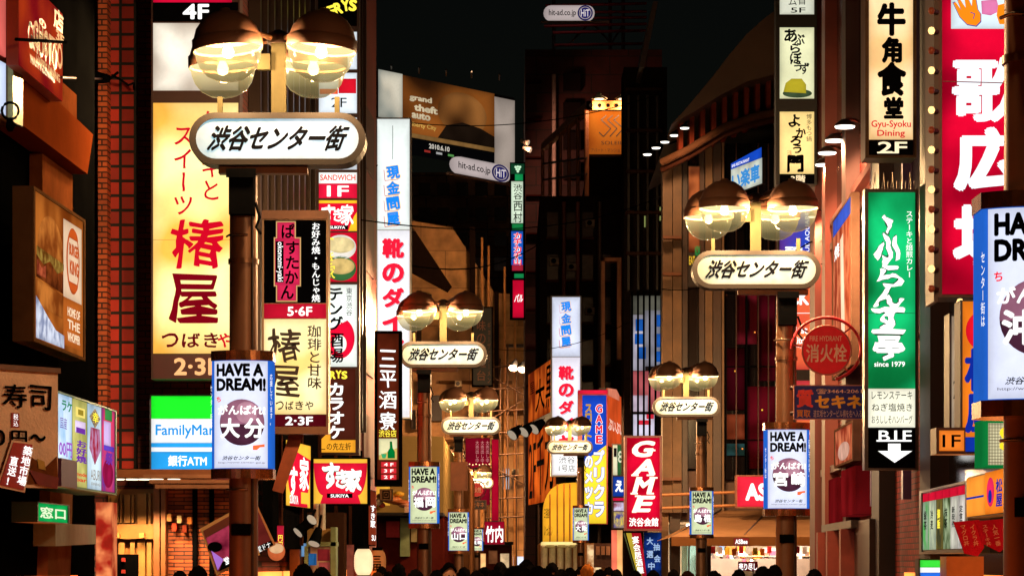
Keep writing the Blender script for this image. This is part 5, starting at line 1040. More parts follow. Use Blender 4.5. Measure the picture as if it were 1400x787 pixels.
s.panel((1258, 765, 1290, 775), lit((60, 220, 60), .9, .1), .01); s.panel((1258, 775, 1290, 782), lit((236, 240, 240), .95, .05), .01); s.panel((1258, 782, 1290, 798), lit((40, 110, 230), .9, .1), .01); s.done()
MB().box(*fbox(1294, 760, 1345, 800, 13.2, 13.4)).build('shop_counter', dim((180, 104, 44), .6)); tag(bpy.data.objects['shop_counter'], 'plain orange brown shop panel below the menu board', 'panel')
# ================================================================== NEAR LEFT SIGNS
s = Sign('wall_sign', 'orange red slanted wall sign with raised white letters at the upper left', 'sign', on_wall(25, -40, 89, 84, A_U + .35, 100, 150), (0, 0, 100, 150), .1, dim((150, 60, 30), .5), 0)
s.panel((0, 0, 100, 150), lit((206, 66, 26), .42, .4, 1.4, (170, 16, 36)), .01)
BK = dim((24, 22, 20), .5); WL = dim((255, 244, 230), .8)
for m_, l, d in ((BK, .012, 2.4), (WL, .05, 0)): s.t('GHOTTO', (20 - d, 62 + d, 88 - d, 106 + d), m_, .03, l=l); s.t('HAPPY DINING', (26 - d, 116 + d * .6, 82 - d, 130 + d * .6), m_ if m_ is WL else dim((120, 40, 20), .5), .04, l=l)  # darker offset copies paint the shadow behind the raised letters
s.t('3F', (72, 44, 92, 62), WL, .04, l=.05); s.t('の', (38, 46, 54, 60), BK, .05, l=.03); s.t('店', (72, 4, 96, 40), BK, .04, l=.03); s.done()
q0, q1 = wallpt(22, 54, A_U + .5), wallpt(90, 58, A_U + .5); MB().tube([q0, q1], .015, 6).build('bar', BLK, s.root)
s = Sign('poster_frame', 'slanted lit hamburger poster in a metal frame on the near left wall', 'poster', on_wall(43, 254, 466, 114, A_U + .4, 100, 140), (0, 0, 100, 140), .16, dim((96, 70, 46), .7), 3, cab='frame')
s.panel((3, 3, 97, 137), lit((196, 112, 42), .62, .4, 1.6, (140, 66, 20)), .01); s.panel((57, 12, 93, 86), lit((232, 200, 166), .8, .12), .014); s.panel((57, 86, 93, 132), lit((190, 100, 36), .7, .2), .014)
bun = lit((206, 124, 52), .62, .45, 3, (150, 74, 26))
s.poly([(8, 52)] + [(8 + 24 * (1 - math.cos(math.pi * k / 12)), 52 - 34 * math.sin(math.pi * k / 12)) for k in range(13)] + [(56, 56)], bun, .016, 'burger'); s.poly([(6, 52), (56, 56), (56, 62), (44, 68), (30, 60), (18, 66), (6, 60)], lit((168, 136, 60), .6, .5, 8, (120, 70, 24)), .018, 'burger'); s.poly([(6, 60), (56, 66), (56, 84), (6, 80)], lit((140, 66, 26), .55, .5, 5, (90, 40, 16)), .014, 'burger'); s.poly([(6, 64), (14, 70), (22, 66), (22, 78), (6, 78)], lit((190, 90, 56), .6, .4, 8, (130, 50, 30)), .02, 'burger'); s.poly([(6, 82), (56, 86), (54, 108), (8, 104)], bun, .016, 'burger')
s.poly([(4, 98), (24, 112), (40, 122), (56, 124), (56, 136), (4, 136)], lit((206, 214, 232), .8, .4, 7, (150, 166, 206)), .022, 'wrapper')
bro = lit((196, 84, 30), .8, .1)
s.ell(75, 48, 13, 32, bro, .017); s.ell(75, 48, 11, 29, lit((232, 200, 166), .8, .1), .019); s.ell(75, 27, 9, 10, bro, .021, 'emblem', 16, R(180), R(360)); s.ell(75, 69, 9, 9, bro, .021, 'emblem', 16, 0, R(180))
s.t('BURGER', (65, 32, 85, 44), bro, .05, l=.025); s.t('KING', (66, 48, 84, 62), bro, .05, l=.025)
for i, tx in enumerate(('HOME OF', 'THE', 'WHOPPER')): s.t(tx, (63, 94 + i * 12, 88, 103 + i * 12), lit((240, 214, 180), .8, 0), .03, l=.02)
s.done()
s = Sign('box_sign', 'pink and pale blue lit box sign with a metal edge cut by the left frame', 'sign', angled(-34, -30, 146, 13.0, 22, 13.6, 56, 176), (0, 0, 56, 176), .3, dim((150, 96, 54), .3, .6, .5, 5), 0)
s.panel((0, 2, 40, 86), lit((240, 110, 100), .85, .3), .01); s.panel((0, 95, 40, 168), lit((206, 220, 250), .95, .15), .01); s.box((42, 0, 56, 176), .001, .06, dim((150, 140, 90), .2, .9, .6, 6), 'edge_strip'); s.done()
q = W(14, 160, 13.3); mb = MB(); mb.tube([q + Vector((.07 * math.cos(a), 0, .07 * math.sin(a) + .05)) for a in [2 * math.pi * k / 14 for k in range(15)]], .012, 6); mb.lathe([(0, .0), (.03, -.03), (.04, -.08), (.02, -.12), (0, -.12)], q, 10); tag(mb.build('hanging_hook', BLK), 'small black hook and ring hanging under the left box sign', 'hook')
# sushi banner (cloth)
s = Sign('sushi_banner', 'faded beige sushi cloth banner with black characters and a red tag at lower left', 'banner', angled(-45, 499, 668, 9.6, 77, 9.9, 122, 169), (0, 0, 122, 169), .03, DKB, 0, cab=None)
s.box((0, 0, 122, 165), .0, .015, dim((240, 206, 182), .85, 0, .3, 5, .2), 'cloth'); s.box((0, -4, 124, 3), -.02, .03, dim((110, 84, 70), .5, .4), 'rod')
s.t('寿', (45, 22, 78, 55), INK, .012, l=.022, brush=.03); s.t('司', (82, 22, 112, 56), INK, .012, l=.022, brush=.03); s.box((57, 62, 68, 82), .016, .019, dim((170, 50, 40), .6), 'tag'); s.t('税込', (59, 63, 66, 81), LW, 0, l=.023, vert=True)
s.t('円', (56, 86, 78, 108), dim((240, 220, 200), .6), .07, l=.019); s.t('円', (56, 86, 78, 108), INK, .02, l=.023); s.t('〜', (82, 90, 104, 100), INK, .03, l=.023); s.t('0', (34, 86, 48, 108), INK, .02, l=.023)
s.poly([(44, 132), (60, 116), (84, 122), (104, 136), (120, 120), (122, 160), (52, 160)], dim((120, 70, 40), .7, 0, .5, 8), .02, 'food_picture'); s.poly([(92, 124), (102, 128), (104, 140), (94, 138)], dim((190, 150, 60), .6, 0, .4, 8), .024, 'food_picture'); s.poly([(80, 140), (122, 150), (120, 166), (92, 160)], dim((120, 24, 34), .6, 0, .4, 8), .026, 'food_picture')
tg = [(55, 101), (87, 104), (72, 172), (40, 164)]
s.poly([(56 + 0, 100), (87, 103), (74, 172), (36, 165)], dim((236, 200, 180), .6), .03, 'tag'); s.poly([(58, 103), (84, 105), (71.5, 169), (39, 162)], dim((176, 40, 44), .6, 0, .2, 6), .034, 'tag')
s.t('築地市場', (66, 107, 79, 163), LW, .02, l=.039, vert=True, rot=R(11)); s.t('直送!', (49, 122, 61, 164), LW, .02, l=.039, vert=True, rot=R(11)); s.done()
# lit four panel sign
s = Sign('panel_sign', 'green framed box of four lit menu panels on the near left building', 'sign', angled(74, 533, 664, 13.4, 157, 15.2, 100, 136), (0, 0, 100, 136), .35, dim((30, 120, 80), .4, .3), 2.5)
for k, (c_, c2) in enumerate((((206, 226, 246), (150, 200, 240)), ((196, 190, 110), (170, 170, 90)), ((206, 226, 236), (170, 200, 220)), ((214, 60, 90), (120, 60, 150)))): s.panel((3 + k * 24.2, 3, 25 + k * 24.2, 132), lit(c_, .9, .2, 2.5, c2), .01)
s.box((0, 96, 24, 136), .011, .06, dim((70, 44, 90), .5), 'cover'); VIO = lit((110, 50, 160), .8, 0); OLV = lit((230, 210, 110), .9, 0)
s.t('ラケ', (8, 10, 24, 26), lit((40, 130, 90), .8, 0), .03); s.t('国産', (6, 36, 16, 52), VIO, 0); s.t('00円', (4, 70, 24, 92), lit((150, 90, 190), .9, 0), .03); s.panel((31, 14, 45, 28), OLV, .014); s.panel((34, 17, 42, 25), lit((150, 130, 40), .8, 0), .017); s.panel((30, 34, 46, 52), lit((226, 206, 240), .9, .1), .014); s.panel((31, 44, 45, 52), VIO, .017); s.t('お好焼', (30, 62, 47, 96), VIO, .04, vert=True); s.t('mode', (30, 110, 47, 116), lit((210, 60, 40), .8, 0), .03); s.t('bar', (30, 118, 47, 124), lit((210, 60, 40), .8, 0), .03)
s.poly([(62, 8), (71, 22), (62, 38), (53, 22)], dim((30, 60, 34), .5), .015); s.t('幸', (57, 14, 67, 30), LY, .02); s.poly([(55, 38), (70, 38), (72, 70), (62, 94), (53, 70)], lit((180, 130, 170), .8, .4, 8, (190, 40, 70)), .014); s.t('ABURI', (54, 102, 71, 118), dim((50, 80, 90), .5), .0); s.t('DINING', (55, 122, 70, 126), dim((50, 80, 90), .5), .0)
s.panel((80, 3, 92, 20), lit((60, 140, 70), .8, .3), .014); s.panel((78, 22, 90, 60), lit((196, 170, 220), .9, .2), .014); s.panel((78, 60, 96, 68), lit((90, 60, 180), .9, .2), .014); s.ell(85, 104, 9, 22, lit((150, 20, 70), .8, .3, 6), .014); s.t('祭', (79, 70, 92, 90), VIO, .04, l=.02); s.done()
MB().box(*fbox(131, 686, 153, 800, 15.1, 15.3)).build('neon_panel', lit((246, 150, 90), .85, .6, 4, (200, 40, 30)), None); tag(bpy.data.objects['neon_panel'], 'narrow red and cream lit panel below the four panel menu box', 'sign')
s = Sign('exit_sign', 'green lit ticket window sign with white characters at lower left', 'sign', angled(48, 685, 713, 13.5, 92, 14.3, 50, 28), (0, 0, 50, 28), .2, dim((20, 50, 36), .5), 1.5); s.panel((1.5, 1.5, 48.5, 26.5), lit((20, 190, 90), .6, .25, 3), .01); s.t('窓口', (4, 6, 44, 22), lit((220, 240, 200), .8, 0), .03); s.done()
# posters low left behind lamp pole
s = Sign('leaning_poster', 'tilted restaurant poster with a purple corner beside the near lamp pole', 'poster', frontal(18.2), (274, 690, 330, 782), .03, DKB, 0, cab=None)
s.poly([(274, 722), (332, 690), (356, 758), (296, 786)], dim((206, 160, 100), .6), .01, 'frame'); s.poly([(278, 725), (331, 695), (352, 756), (298, 780)], lit((190, 60, 90), .5, .4, 5, (110, 20, 50)), .016, 'picture'); s.poly([(278, 725), (331, 695), (334, 706), (282, 735)], dim((110, 50, 30), .6), .022, 'header'); s.ell(294, 747, 10, 7, BLK, .022); s.poly([(289, 752), (306, 764), (298, 779)], lit((180, 120, 220), .7, .2), .026); s.poly([(304, 768), (352, 742), (352, 757), (300, 780)], INK, .03, 'header')
s.t('堂ドナ', (346 - 40, 757, 372 - 42, 767), LW, .02, l=.036, rot=R(-26)); s.done()
s = Sign('leaning_poster', 'small tilted wooden framed menu right of the near lamp pole', 'poster', frontal(18.6), (350, 692, 376, 760), .03, DKB, 0, cab=None)
s.poly([(346, 700), (353, 692), (377, 744), (348, 758)], dim((196, 130, 80), .6), .01, 'frame'); s.poly([(348, 704), (353, 698), (373, 743), (350, 752)], lit((120, 40, 34), .5, .4, 5), .018, 'picture'); s.poly([(350, 748), (371, 738), (374, 744), (350, 756)], INK, .024, 'header'); s.t('堂ドナ', (351, 743, 371, 751), LW, .0, l=.03, rot=R(-24)); s.done()
# doorway shop behind
b = bld('doorway_shop', 'small lit green framed shop doorway under the red bowl sign', -4.0, 24)
MB().box(*fbox(395, 700, 470, 800, 24.00, 24.40)).build('wall', dim((60, 40, 30), .7), b)
MB().box(*fbox(420, 722, 458, 742, 23.70, 23.99)).build('transom', dim((200, 150, 80), .5), b); fr = MB()
for r_ in ((419, 740, 460, 746), (452, 720, 459, 800), (416, 746, 421, 800)): fr.box(*fbox(*r_, 23.40, 23.69))
fr.build('door_frame', dim((120, 150, 110), .5), b)
MB().box(*fbox(421, 747, 452, 800, 23.80, 23.98)).build('door', lit((190, 120, 70), .45, .5, 3, (90, 30, 24)), b)
for r_, c_ in (((421, 756, 430, 772), (50, 120, 190)), ((434, 750, 448, 766), (150, 40, 40)), ((436, 768, 448, 778), (190, 80, 70)), ((412, 742, 418, 760), (120, 170, 220))): MB().box(*fbox(*r_, 23.50, 23.75)).build('notice', lit(c_, .5, .4, 6), b)
MB().box(*fbox(396, 724, 410, 800, 23.60, 23.99)).build('post', dim((190, 116, 56), .6), b)
for x in (433, 441): MB().tube([W(x, 724, 23.10), W(x, 688, 23.10)], .045, 10).build('vent_pipe', dim((206, 206, 190), .35, .5), b)
MB().box(*fbox(474, 744, 483, 790, 23.30, 23.40)).build('notice', lit((160, 80, 60), .5, .5, 6), b)
s = Sign('price_flag', 'small red flag with yellow characters left of the green framed doorway', 'flag', 20.6, (379, 718, 388, 752), .02, DKRED, 0); s.panel((379, 718, 388, 752), lit((206, 30, 60), .6, .2), .01); s.t('円円', (380, 730, 387, 748), LY, .02, l=.02, vert=True); s.done()
s = Sign('bowl_poster', 'round orange bowl poster below the small tilted menu', 'poster', frontal(20.3), (366, 738, 392, 766), .03, DKB, 0, cab=None); s.ell(378, 753, 12, 13, lit((226, 110, 60), .6, .3, 6), .01); s.ell(378, 749, 10, 7, lit((240, 190, 140), .7, .3, 6), .016); s.done()
# spotlights cluster
def spot_lamp(label, q, yaw, pitch, r=.09, ln=.24, on=False, m=None, group=None):
    t_ = thing('spotlight', label, 'spotlight', q, group); d = Vector((math.sin(yaw) * math.cos(pitch), -math.cos(yaw) * math.cos(pitch), math.sin(pitch)))
    MB().tube([q, q + d * ln * .4, q + d * ln], [r * .55, r * .75, r], 12).build('housing', m or BLK, t_)
    MB().tube([q + d * (ln + .002), q + d * (ln + .01)], r * .9, 12).build('lens', lit((255, 236, 206), 3 if on else .25, 0), t_)
    MB().tube([q, q - d * .1 + Vector((0, .05, .1))], .02, 6).build('bracket', BLK, t_); return t_
spot_lamp('black spotlight aimed left beside the white vent pipes', W(424, 712, 22.3), R(-60), R(-40)); spot_lamp('black spotlight aimed up right over the green doorway', W(412, 724, 22.3), R(50), R(35)); spot_lamp('black spotlight hanging low under the red bowl sign', W(436, 722, 22.3), R(-30), R(-60))
# lanterns
def lantern(label, px, y0, y1, D, w, m, txt=None):
    c = W(px, (y0 + y1) / 2, D); h = (y1 - y0) / F * D; rr = w / 2 / F * D; t_ = thing('paper_lantern', label, 'lantern', c - Vector((0, 0, h / 2)))
    pr = []
    for k in range(25): z = -.5 + k / 24; q_ = rr * (1 - abs(2 * z) ** 3.2 * .42) * (1 - .02 * (k % 2)); pr.append((q_, z * h * .94))
    MB().lathe(pr[::-1], c, 24).build('shade', m, t_)
    for sg in (-1, 1): MB().lathe([(0, .03), (rr * .6, .03), (rr * .62, -.03), (0, -.03)], c + Vector((0, 0, sg * h * .5)), 20).build('cap', BLK, t_)
    MB().tube([c + Vector((0, 0, h * .5)), c + Vector((0, 0, h * .5 + .25))], .012, 6).build('cord', BLK, t_)
    if txt:
        vs, fs = layout(txt, (px - w * .26, y0 + 8, px + w * .26, y1 - 8), .03, vert=True); 
        mb = MB(); mb.add([Vector(((a - px) / F * D + c.x, c.y - math.sqrt(max(rr ** 2 - ((a - px) / F * D) ** 2, 0)) * 1.03 - .012 - e, CAMZ + (HZ - bb) / F * D)) for a, bb, e in vs], fs); mb.build('lettering', INK, t_)
    return t_
lantern('glowing white paper lantern under the red bowl sign', 497, 748, 787, 25, 26, lit((255, 222, 170), 1.0, .12, 3))
lantern('unlit beige paper lantern with black characters beside the glowing white lantern', 516, 750, 788, 27.5, 24, dim((190, 140, 100), .7, 0, .15, 4), '三田')
# restaurant food display on wall
r_ = thing('food_display', 'orange and white sculpted food display on the low restaurant front', 'display', W(540, 692, 45.5))
for (x, y, rx, ry, c_) in ((524, 678, 10, 5, (240, 170, 110)), (536, 683, 14, 5, (220, 130, 80)), (547, 686, 14, 4, (200, 104, 50)), (556, 690, 12, 4, (226, 160, 130)), (545, 675, 8, 4, (250, 190, 60)), (518, 686, 6, 6, (236, 210, 180)), (522, 690, 5, 4, (190, 60, 40))):
    c = W(x, y, 45.5); k = 45.5 / F; MB().lathe([(math.sin(math.pi * i / 8) * rx * k, math.cos(math.pi * i / 8) * ry * k) for i in range(9)], c, 14).build('food_piece', dim(c_, .5, 0, .3, 8), r_)
MB().box(*fbox(553, 692, 571, 700, 45.3, 45.5)).build('plate', dim((240, 190, 160), .5), r_); MB().box(*fbox(514, 664, 532, 690, 45.6, 45.9)).build('lit_panel', lit((250, 180, 60), .8, .2), r_)
s = Sign('wooden_sign', 'small brown wooden crest sign over the restaurant food display', 'sign', 45.2, (519, 688 - 20, 537, 704 - 20), .1, DKB, 1); s.panel((520, 669, 536, 683), dim((150, 96, 50), .6), .01); s.t('回', (523, 670, 533, 682), INK, .02, l=.02); s.done()
# right arm floodlights
ARM = dim((70, 30, 24), .5, .3)
def arm_light(label, px, py, D, w, uw, group):
    q = W(px, py, D); t_ = thing('arm_floodlight', label, 'floodlight', q, group); rx = w / 2 / F * D
    MB().lathe([(0, .10), (.35, .095), (.9, .03), (1, .0), (.96, -.01)], (0, 0, 0), 20).mesh('hood')
    mb = MB(); pr = [(0, .11), (.4, .1), (.92, .035), (1, 0)]
    mb.lathe([(r_ * rx, z) for r_, z in pr], q, 20); mb.build('hood', dim((60, 40, 34), .4, .4), t_)
    MB().lathe([(rx * .97, .002), (rx * .9, -.02), (0, -.03)], q, 20).build('lens', lit((255, 246, 230), 2.2, 0), t_)
    wx = uw + KS * (D + .3); MB().tube([q + Vector((0, .05, .1)), q + Vector((.15, .1, .12)), Vector((wx, (D + .3) * K, q.z + .12))], .022, 8).build('arm', ARM, t_)
    lamp('SPOT', q - Vector((0, 0, .06)), 800, (1, .46, .22), None, .08, (0, R(-42), 0), R(150), 'flood_beam')
G2 = 'arm floodlights along the right brick wall'
for k, (px, py, D, w) in enumerate(((1155, 173, 24, 29), (1141, 192, 25, 27), (1131, 209, 26, 26), (1125, 225, 27, 22), (1110, 296, 28, 10))):
    arm_light(('topmost white arm floodlight beside the cream character sign', 'second white arm floodlight from the top on the right wall', 'third white arm floodlight from the top on the right wall', 'fourth white arm floodlight from the top on the right wall', 'smallest arm floodlight at the right edge of the street lamp head')[k], px, py, D, w, R_U, G2)
G3 = 'floodlights in a rising line over the dark alley'
for k, (px, py) in enumerate(((885, 211), (897, 202), (909, 194), (922, 185), (936, 175))):
    q = W(px, py, 50 - k * .7); t_ = thing('line_floodlight', ('lowest floodlight of the rising line over the dark alley', 'second lowest floodlight of the rising line over the dark alley', 'middle floodlight of the rising line over the dark alley', 'second highest floodlight of the rising line over the dark alley', 'highest floodlight of the rising line over the dark alley')[k], 'floodlight', q, G3)
    rx = 6.5 / F * 49
    MB().lathe([(0, .12), (rx * .5, .1), (rx, .02), (rx, 0)], q, 16).build('hood', BLK, t_); MB().lathe([(rx * .95, .0), (rx * .8, -.03), (0, -.04)], q, 16).build('lens', lit((255, 246, 230), 1.8, 0), t_); MB().tube([q + Vector((0, 0, .1)), W(925 + k * 5, py - 18, 49.5)], .03, 6).build('arm', BLK, t_)
# long-arm spotlight left and cables
q = W(150, 108, 20.2); t_ = spot_lamp('small spotlight on a long thin arm before the tiled pier', q, R(-95), R(6), .085, .2, False); q2 = wallpt(84, 106, A_U + .4)
MB().tube([q2, q + Vector((-.1, 0, .0))], .014, 6).build('arm', ARM, t_)
MB().tube([q + Vector((.02, 0, .05)), q + Vector((.12, 0, .0)), q + Vector((.22, .1, -.06)), q + Vector((.26, .3, 0)), q + Vector((.2, .75, 0))], .015, 6).build('cable', BLK, t_)
for k, (px, py, yw) in enumerate(((712, 584, -20), (728, 580, -20), (742, 576, -20))): spot_lamp(('left black floodlight of three before the orange building sign', 'middle black floodlight of three before the orange building sign', 'right black floodlight of three before the orange building sign')[k], W(px, py, 70), R(yw - 30), R(-35), .28, .6)
for k, (px, py) in enumerate(((704, 494), (716, 496))): spot_lamp(('left small floodlight on the tan building pipes under the red box', 'right small floodlight on the tan building pipes under the red box')[k], W(px, py, 104), R(-20), R(-50), .3, .6, True); lamp('SPOT', W(px, py, 104) + Vector((0, -.6, -.4)), 21000, (1, .6, .3), None, .3, (R(80), 0, R(70 - 40 * k)), R(160), 'flood_beam')


def sag(p, q, d): return [p.lerp(q, t / 12) - Vector((0, 0, d * 4 * (t / 12) * (1 - t / 12))) for t in range(13)]
c1 = MB(); c1.tube(sag(W(560, 168, 58), W(905, 128, 58), .5), .018, 5); tag(c1.build('overhead_cable', BLK), 'thin black cable crossing in front of the rooftop billboard', 'cable')
c2 = MB(); c2.tube(sag(W(516, 352, 38), W(742, 330, 60), .6), .02, 5); tag(c2.build('overhead_cable', BLK), 'thin dark cable crossing before the tan building above the lamps', 'cable')
# small far hydrant sign
r_ = thing('hydrant_sign', 'small far round red hydrant sign right of the brown sign back', 'sign', W(650, 694, 70)); sh = frontal(70); c = sh.at(651, 669); rr = 9.5 * 70 / F; k = 24
mb = MB(); mb.prism([c + Vector((rr * math.cos(2 * math.pi * i / k), 0, rr * math.sin(2 * math.pi * i / k))) for i in range(k)], [c + Vector((rr * math.cos(2 * math.pi * i / k), .08, rr * math.sin(2 * math.pi * i / k))) for i in range(k)]); mb.build('disc', HR, r_)
mb = MB(); mb.tube([c + Vector((1.35 * rr * math.cos(2 * math.pi * i / k), .03, 1.3 * rr * math.sin(2 * math.pi * i / k))) for i in range(k + 1)], .03, 6); mb.build('ring', dim((110, 40, 34), .4), r_)
vs, fs = layout('消火栓', (644, 665, 658, 673), .02); mb = MB(); mb.add([sh.at(x, y, .03 + e) for x, y, e in vs], fs); mb.build('lettering', dim((255, 200, 180), .5), r_)
s = Sign('pawn_sign', 'small far brown sign with pale characters below the far hydrant sign', 'sign', 70, (636, 683, 665, 696), .1, dim((120, 60, 40), .5), 0); s.panel((637, 684, 664, 695), dim((50, 24, 26), .5), .02); s.t('セキネ', (645, 686, 662, 693), dim((214, 130, 70), .5), .03, l=.04); s.t('質', (638, 686, 644, 693), dim((200, 60, 60), .5), .03, l=.04); s.done()
s = Sign('pole_sign', 'plain brown back of a sign on the 山口 lamp pole', 'sign', 48, (616, 631, 639, 670), .12, dim((120, 66, 40), .5), 1.2, rise=.03)
s.done()

for k, (px, py) in enumerate(((712, 192), (715, 202))):
    spot_lamp(('upper white floodlight on the edge of the dark red wall', 'lower white floodlight on the edge of the dark red wall')[k], W(px, py, 93), R(70), R(-20), .17, .5, False, dim((210, 190, 170), .5))
    lamp('SPOT', W(px, py, 92.5) + Vector((.4, 0, -.3)), 420, (1, .5, .3), None, .3, (R(70), 0, R(-60)), R(150), 'flood_beam')

for k, (px, py) in enumerate(((897, 202), (922, 185))): lamp('SPOT', W(px, py, 46.5) + Vector((0, 0, -.2)), 260, (1, .6, .3), None, .2, (R(42), 0, R(-35)), R(140), 'flood_beam')

for k, (pa, pb, d_, lb) in enumerate(((W(488, 300, 29), W(905, 268, 47), .5, 'thin cable crossing the street above the middle lamps'), (W(330, 250, 21), W(516, 226, 34), .3, 'thin cable running left to the white shoe shop sign'), (W(640, 470, 60), W(860, 440, 62), .6, 'thin cable sagging before the dark middle buildings'), (W(905, 395, 48), W(1110, 330, 28), .3, 'thin cable running up to the right brick wall'))):
    c_ = MB(); c_.tube(sag(pa, pb, d_), .013, 5); tag(c_.build('overhead_cable', BLK), lb, 'cable')

# ================================================================== PEOPLE
def skinned(joints, edges, root):
    me = bpy.data.meshes.new('person'); names = list(joints); ix = {n: i for i, n in enumerate(names)}
    me.from_pydata([joints[n][0] for n in names], [(ix[a], ix[b]) for a, b in edges], [])
    o = bpy.data.objects.new('skin_base', me); COL.objects.link(o); o.modifiers.new('s', 'SKIN').use_smooth_shade = True
    if not me.skin_vertices: me.skin_vertices.new() if hasattr(me.skin_vertices, 'new') else None
    bpy.context.view_layer.update()
    sv = me.skin_vertices[0].data
    for n in names:
        r = joints[n][1]; sv[ix[n]].radius = r if isinstance(r, tuple) else (r, r); sv[ix[n]].use_root = n == root
    o.modifiers.new('d', 'SUBSURF').levels = 1
    dg = bpy.context.evaluated_depsgraph_get(); m2 = bpy.data.meshes.new_from_object(o.evaluated_get(dg)); bpy.data.objects.remove(o); return m2
J = {'pelvis': ((0, 0, .95), (.15, .105)), 'belly': ((0, 0, 1.10), (.135, .1)), 'chest': ((0, .01, 1.30), (.165, .115)), 'neck': ((0, .015, 1.465), (.06, .06)), 'jaw': ((0, -.005, 1.535), (.062, .07)), 'face': ((0, -.005, 1.60), (.076, .092)), 'skull': ((0, .0, 1.665), (.074, .088)), 'crown': ((0, .005, 1.725), (.05, .06)), 'nose': ((0, -.115, 1.595), (.012, .014))}
E_ = [('pelvis', 'belly'), ('belly', 'chest'), ('chest', 'neck'), ('neck', 'jaw'), ('jaw', 'face'), ('face', 'skull'), ('skull', 'crown'), ('face', 'nose')]
for sx, n in ((-1, 'l'), (1, 'r')):
    sw = .16 * sx
    J.update({n + 'sh': ((sx * .185, .01, 1.39), .066), n + 'el': ((sx * .245, .03, 1.12), .047), n + 'wr': ((sx * .255, -.08, .90), .031), n + 'pa': ((sx * .255, -.11, .83), (.04, .022)),
              n + 'hp': ((sx * .095, 0, .86), .1), n + 'kn': ((sx * .1, -sw * .55, .49), .064), n + 'an': ((sx * .1, sw * .5, .10), .046), n + 'to': ((sx * .105, sw * .5 - .17, .04), .04), n + 'ear': ((sx * .088, .01, 1.60), (.012, .024))})
    E_ += [('chest', n + 'sh'), (n + 'sh', n + 'el'), (n + 'el', n + 'wr'), (n + 'wr', n + 'pa'), ('pelvis', n + 'hp'), (n + 'hp', n + 'kn'), (n + 'kn', n + 'an'), (n + 'an', n + 'to'), ('face', n + 'ear')]
    for k, (dx, ln) in enumerate(((-.026, .068), (-.009, .08), (.009, .075), (.026, .058))):
        J[f'{n}f{k}'] = ((sx * .255 + dx, -.125, .78), .0085); J[f'{n}g{k}'] = ((sx * .255 + dx, -.118, .83 - .035 - ln), .007); E_ += [(n + 'pa', f'{n}f{k}'), (f'{n}f{k}', f'{n}g{k}')]
    J[n + 'th'] = ((sx * .215, -.125, .82), .010); J[n + 'ti'] = ((sx * .205, -.14, .775), .008); E_ += [(n + 'wr', n + 'th'), (n + 'th', n + 'ti')]
SKIN = dim((196, 140, 108), .55, 0, .12); TROU = dim((34, 34, 44), .8, 0, .2)
base = skinned(J, E_, 'pelvis')
def dressed(coat):
    me = base.copy(); me.name = 'person'; me.materials.clear()
    for m in (coat, SKIN, TROU): me.materials.append(m)
    for p in me.polygons:
        c = p.center; p.use_smooth = True
        p.material_index = 1 if c.z > 1.475 or (c.z < .885 and abs(c.x) > .19) else (2 if c.z < .93 else 0)
    return me
def hair_mesh(m, long):
    mb = MB(); n = 26; rows = 11; vs = []; fs = []; hr = random.Random(5 + long)
    for i in range(rows + 1):
        t = i / rows * (R(118) if long else R(98))
        for k in range(n):
            a = 2 * math.pi * k / n; fr = max(0, -math.sin(a))           # front = -y
            tt = t * (1 - .42 * fr ** 1.5); w = 1 + .05 * math.sin(5 * a + i) + .04 * math.sin(11 * a + 3 * i) + hr.uniform(-.09, .11)
            z = 1.655 + (.112 + hr.uniform(-.008, .022)) * math.cos(tt) - (.16 * max(0, t - 1.6) / .5 * (1 - fr) if long else 0)
            vs.append((.094 * math.sin(tt) * math.cos(a) * w, .008 + .113 * math.sin(tt) * math.sin(a) * w, z))
    for i in range(rows):
        for k in range(n): fs.append((i * n + k, (i + 1) * n + k, (i + 1) * n + (k + 1) % n, i * n + (k + 1) % n))
    mb.add(vs, fs, None, True); return mb.mesh('hair', m)
COATS = [dim(c, .85, 0, .2) for c in ((24, 24, 28), (40, 30, 30), (60, 24, 26), (30, 36, 52), (80, 70, 62))]
bodies = [dressed(c) for c in COATS]
HB = dim((12, 10, 10), .8, 0, .2, 20); HBR = dim((40, 22, 14), .75, 0, .2, 20); HBL = dim((150, 84, 34), .75, 0, .25, 20)
hairs = [hair_mesh(HB, False), hair_mesh(HB, True), hair_mesh(HBR, True), hair_mesh(HBL, True)]
eye_me = MB().lathe([(math.sin(math.pi * i / 6) * .011, math.cos(math.pi * i / 6) * .008) for i in range(7)], n=8).mesh('eye', BLK)
mouth_me = MB().box(-.022, .022, -.006, .006, -.005, .005).mesh('mouth', dim((130, 60, 54), .6))
def person(label, px, ytop, D, hair=0, coat=0, face=False, group='people in the crowd'):
    zt = CAMZ + (HZ - ytop) / F * D; k = zt / 1.775
    o = bpy.data.objects.new('person', bodies[coat]); COL.objects.link(o); o.location = ((px - 700) / F * D, D * K, 0); o.scale = (k, k, k); o.rotation_euler = (0, 0, 0 if face else R(180 + ((px * 7) % 40 - 20)))
    if face: o.rotation_euler = (0, 0, R(20))
    tag(o, label, 'person', group)
    link_mesh('hair', hairs[hair], o)
    for sx in (-1, 1): link_mesh('eye', eye_me, o, (sx * .031, -.088, 1.615))
    link_mesh('mouth', mouth_me, o, (0, -.090, 1.555))
    return o
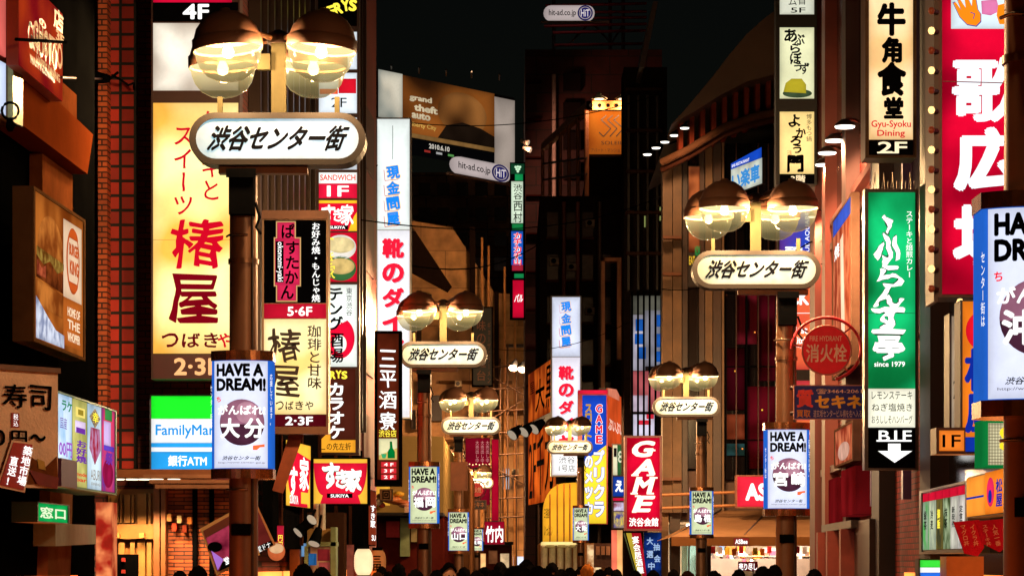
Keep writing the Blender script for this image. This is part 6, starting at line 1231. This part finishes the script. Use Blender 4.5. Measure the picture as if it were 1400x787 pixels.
P = [('dark haired person seen from behind right of the near lamp pole, larger head', 415, 771, 14.2, 0, 0), ('dark haired person close behind the larger head by the near lamp pole', 440, 775, 15.5, 1, 1), ('dark haired person below the leaning purple cornered poster', 271, 774, 14.5, 0, 0),
     ('dark haired person standing right of the unlit lantern', 531, 781, 20, 0, 1), ('tall dark haired person at the foot of the 福岡 lamp, left side', 545, 770, 22, 1, 0), ('dark haired person at the foot of the 福岡 lamp, right side', 597, 779, 19, 0, 3),
     ('person with reddish lit face turned to us near the far lamps', 614, 769, 20, 0, 3, True), ('dark haired person between the reddish face and the dark crowd', 634, 775, 22, 1, 2), ('dark haired person with raised head left of the bright far window', 684, 768, 23, 0, 0), ('dark haired person just left of the dark crowd middle', 662, 775, 20, 1, 1),
     ('dark haired person highest in the dark crowd middle', 720, 765, 19, 0, 0), ('broad dark haired person left in the dark crowd middle', 702, 774, 13, 1, 0), ('broad dark haired person right in the dark crowd middle', 735, 774, 13.5, 0, 1),
     ('dark haired person before the fluted white columns', 755, 769, 22, 0, 0), ('dark haired person under the 大阪 light box', 779, 776, 19, 1, 3), ('light brown haired person before the lit shop beside the columns', 803, 771, 22, 3, 4), ('dark haired person right of the light brown haired one', 820, 778, 20, 0, 1),
     ('dark haired person left of the leaning red flag', 843, 778, 24, 0, 0), ('dark haired person below the dark blue banner', 893, 779, 21, 1, 3), ('brown haired person near the left edge of the shoe shop', 940, 780, 19, 2, 2), ('dark haired person in front of the shoe racks', 1010, 778, 20, 0, 0),
     ('dark haired person left of the 宮崎 lamp pole', 1043, 774, 16, 1, 0), ('dark haired person behind the 宮崎 lamp pole', 1059, 772, 19, 0, 1), ('dark haired person at the right end of the shoe shop', 1113, 778, 17, 0, 2)]
CR = 'dark haired heads packed in the unlit middle of the crowd'
P += [('brown haired person beside the unlit lantern', 516, 782, 17, 2, 4), ('dark haired person just right of the unlit lantern, taller', 522, 774, 26, 0, 2), ('dark haired person right at the foot of the brown lamp pole before the restaurant', 568, 778, 17, 1, 2), ('dark haired person between the 福岡 lamp foot and the reddish face', 606, 776, 27, 0, 4),
      ('dark haired person between the white columns and the 大阪 light box', 767, 778, 17, 1, 2), ('dark haired person right of the 大阪 lamp pole, near the lit window', 794, 774, 26, 0, 3), ('dark haired person below the small shop boxes', 832, 775, 27, 0, 4), ('dark haired person below the leaning red flag', 868, 780, 19, 0, 2), ('dark haired person left of the 島根 lamp pole', 921, 778, 24, 0, 1), ('dark haired person right of the 島根 lamp pole', 976, 780, 18, 1, 3), ('dark haired person at the foot of the tiled left building', 246, 780, 18, 1, 1)]
for p in P: person(*p)
for k, (px, y, D) in enumerate(((690, 776, 16), (712, 772, 15), (726, 773, 17), (744, 777, 14), (676, 779, 15), (652, 780, 16))): person('dark haired person packed in the unlit middle of the crowd', px, y, D, k % 2, k % 5, False, CR)
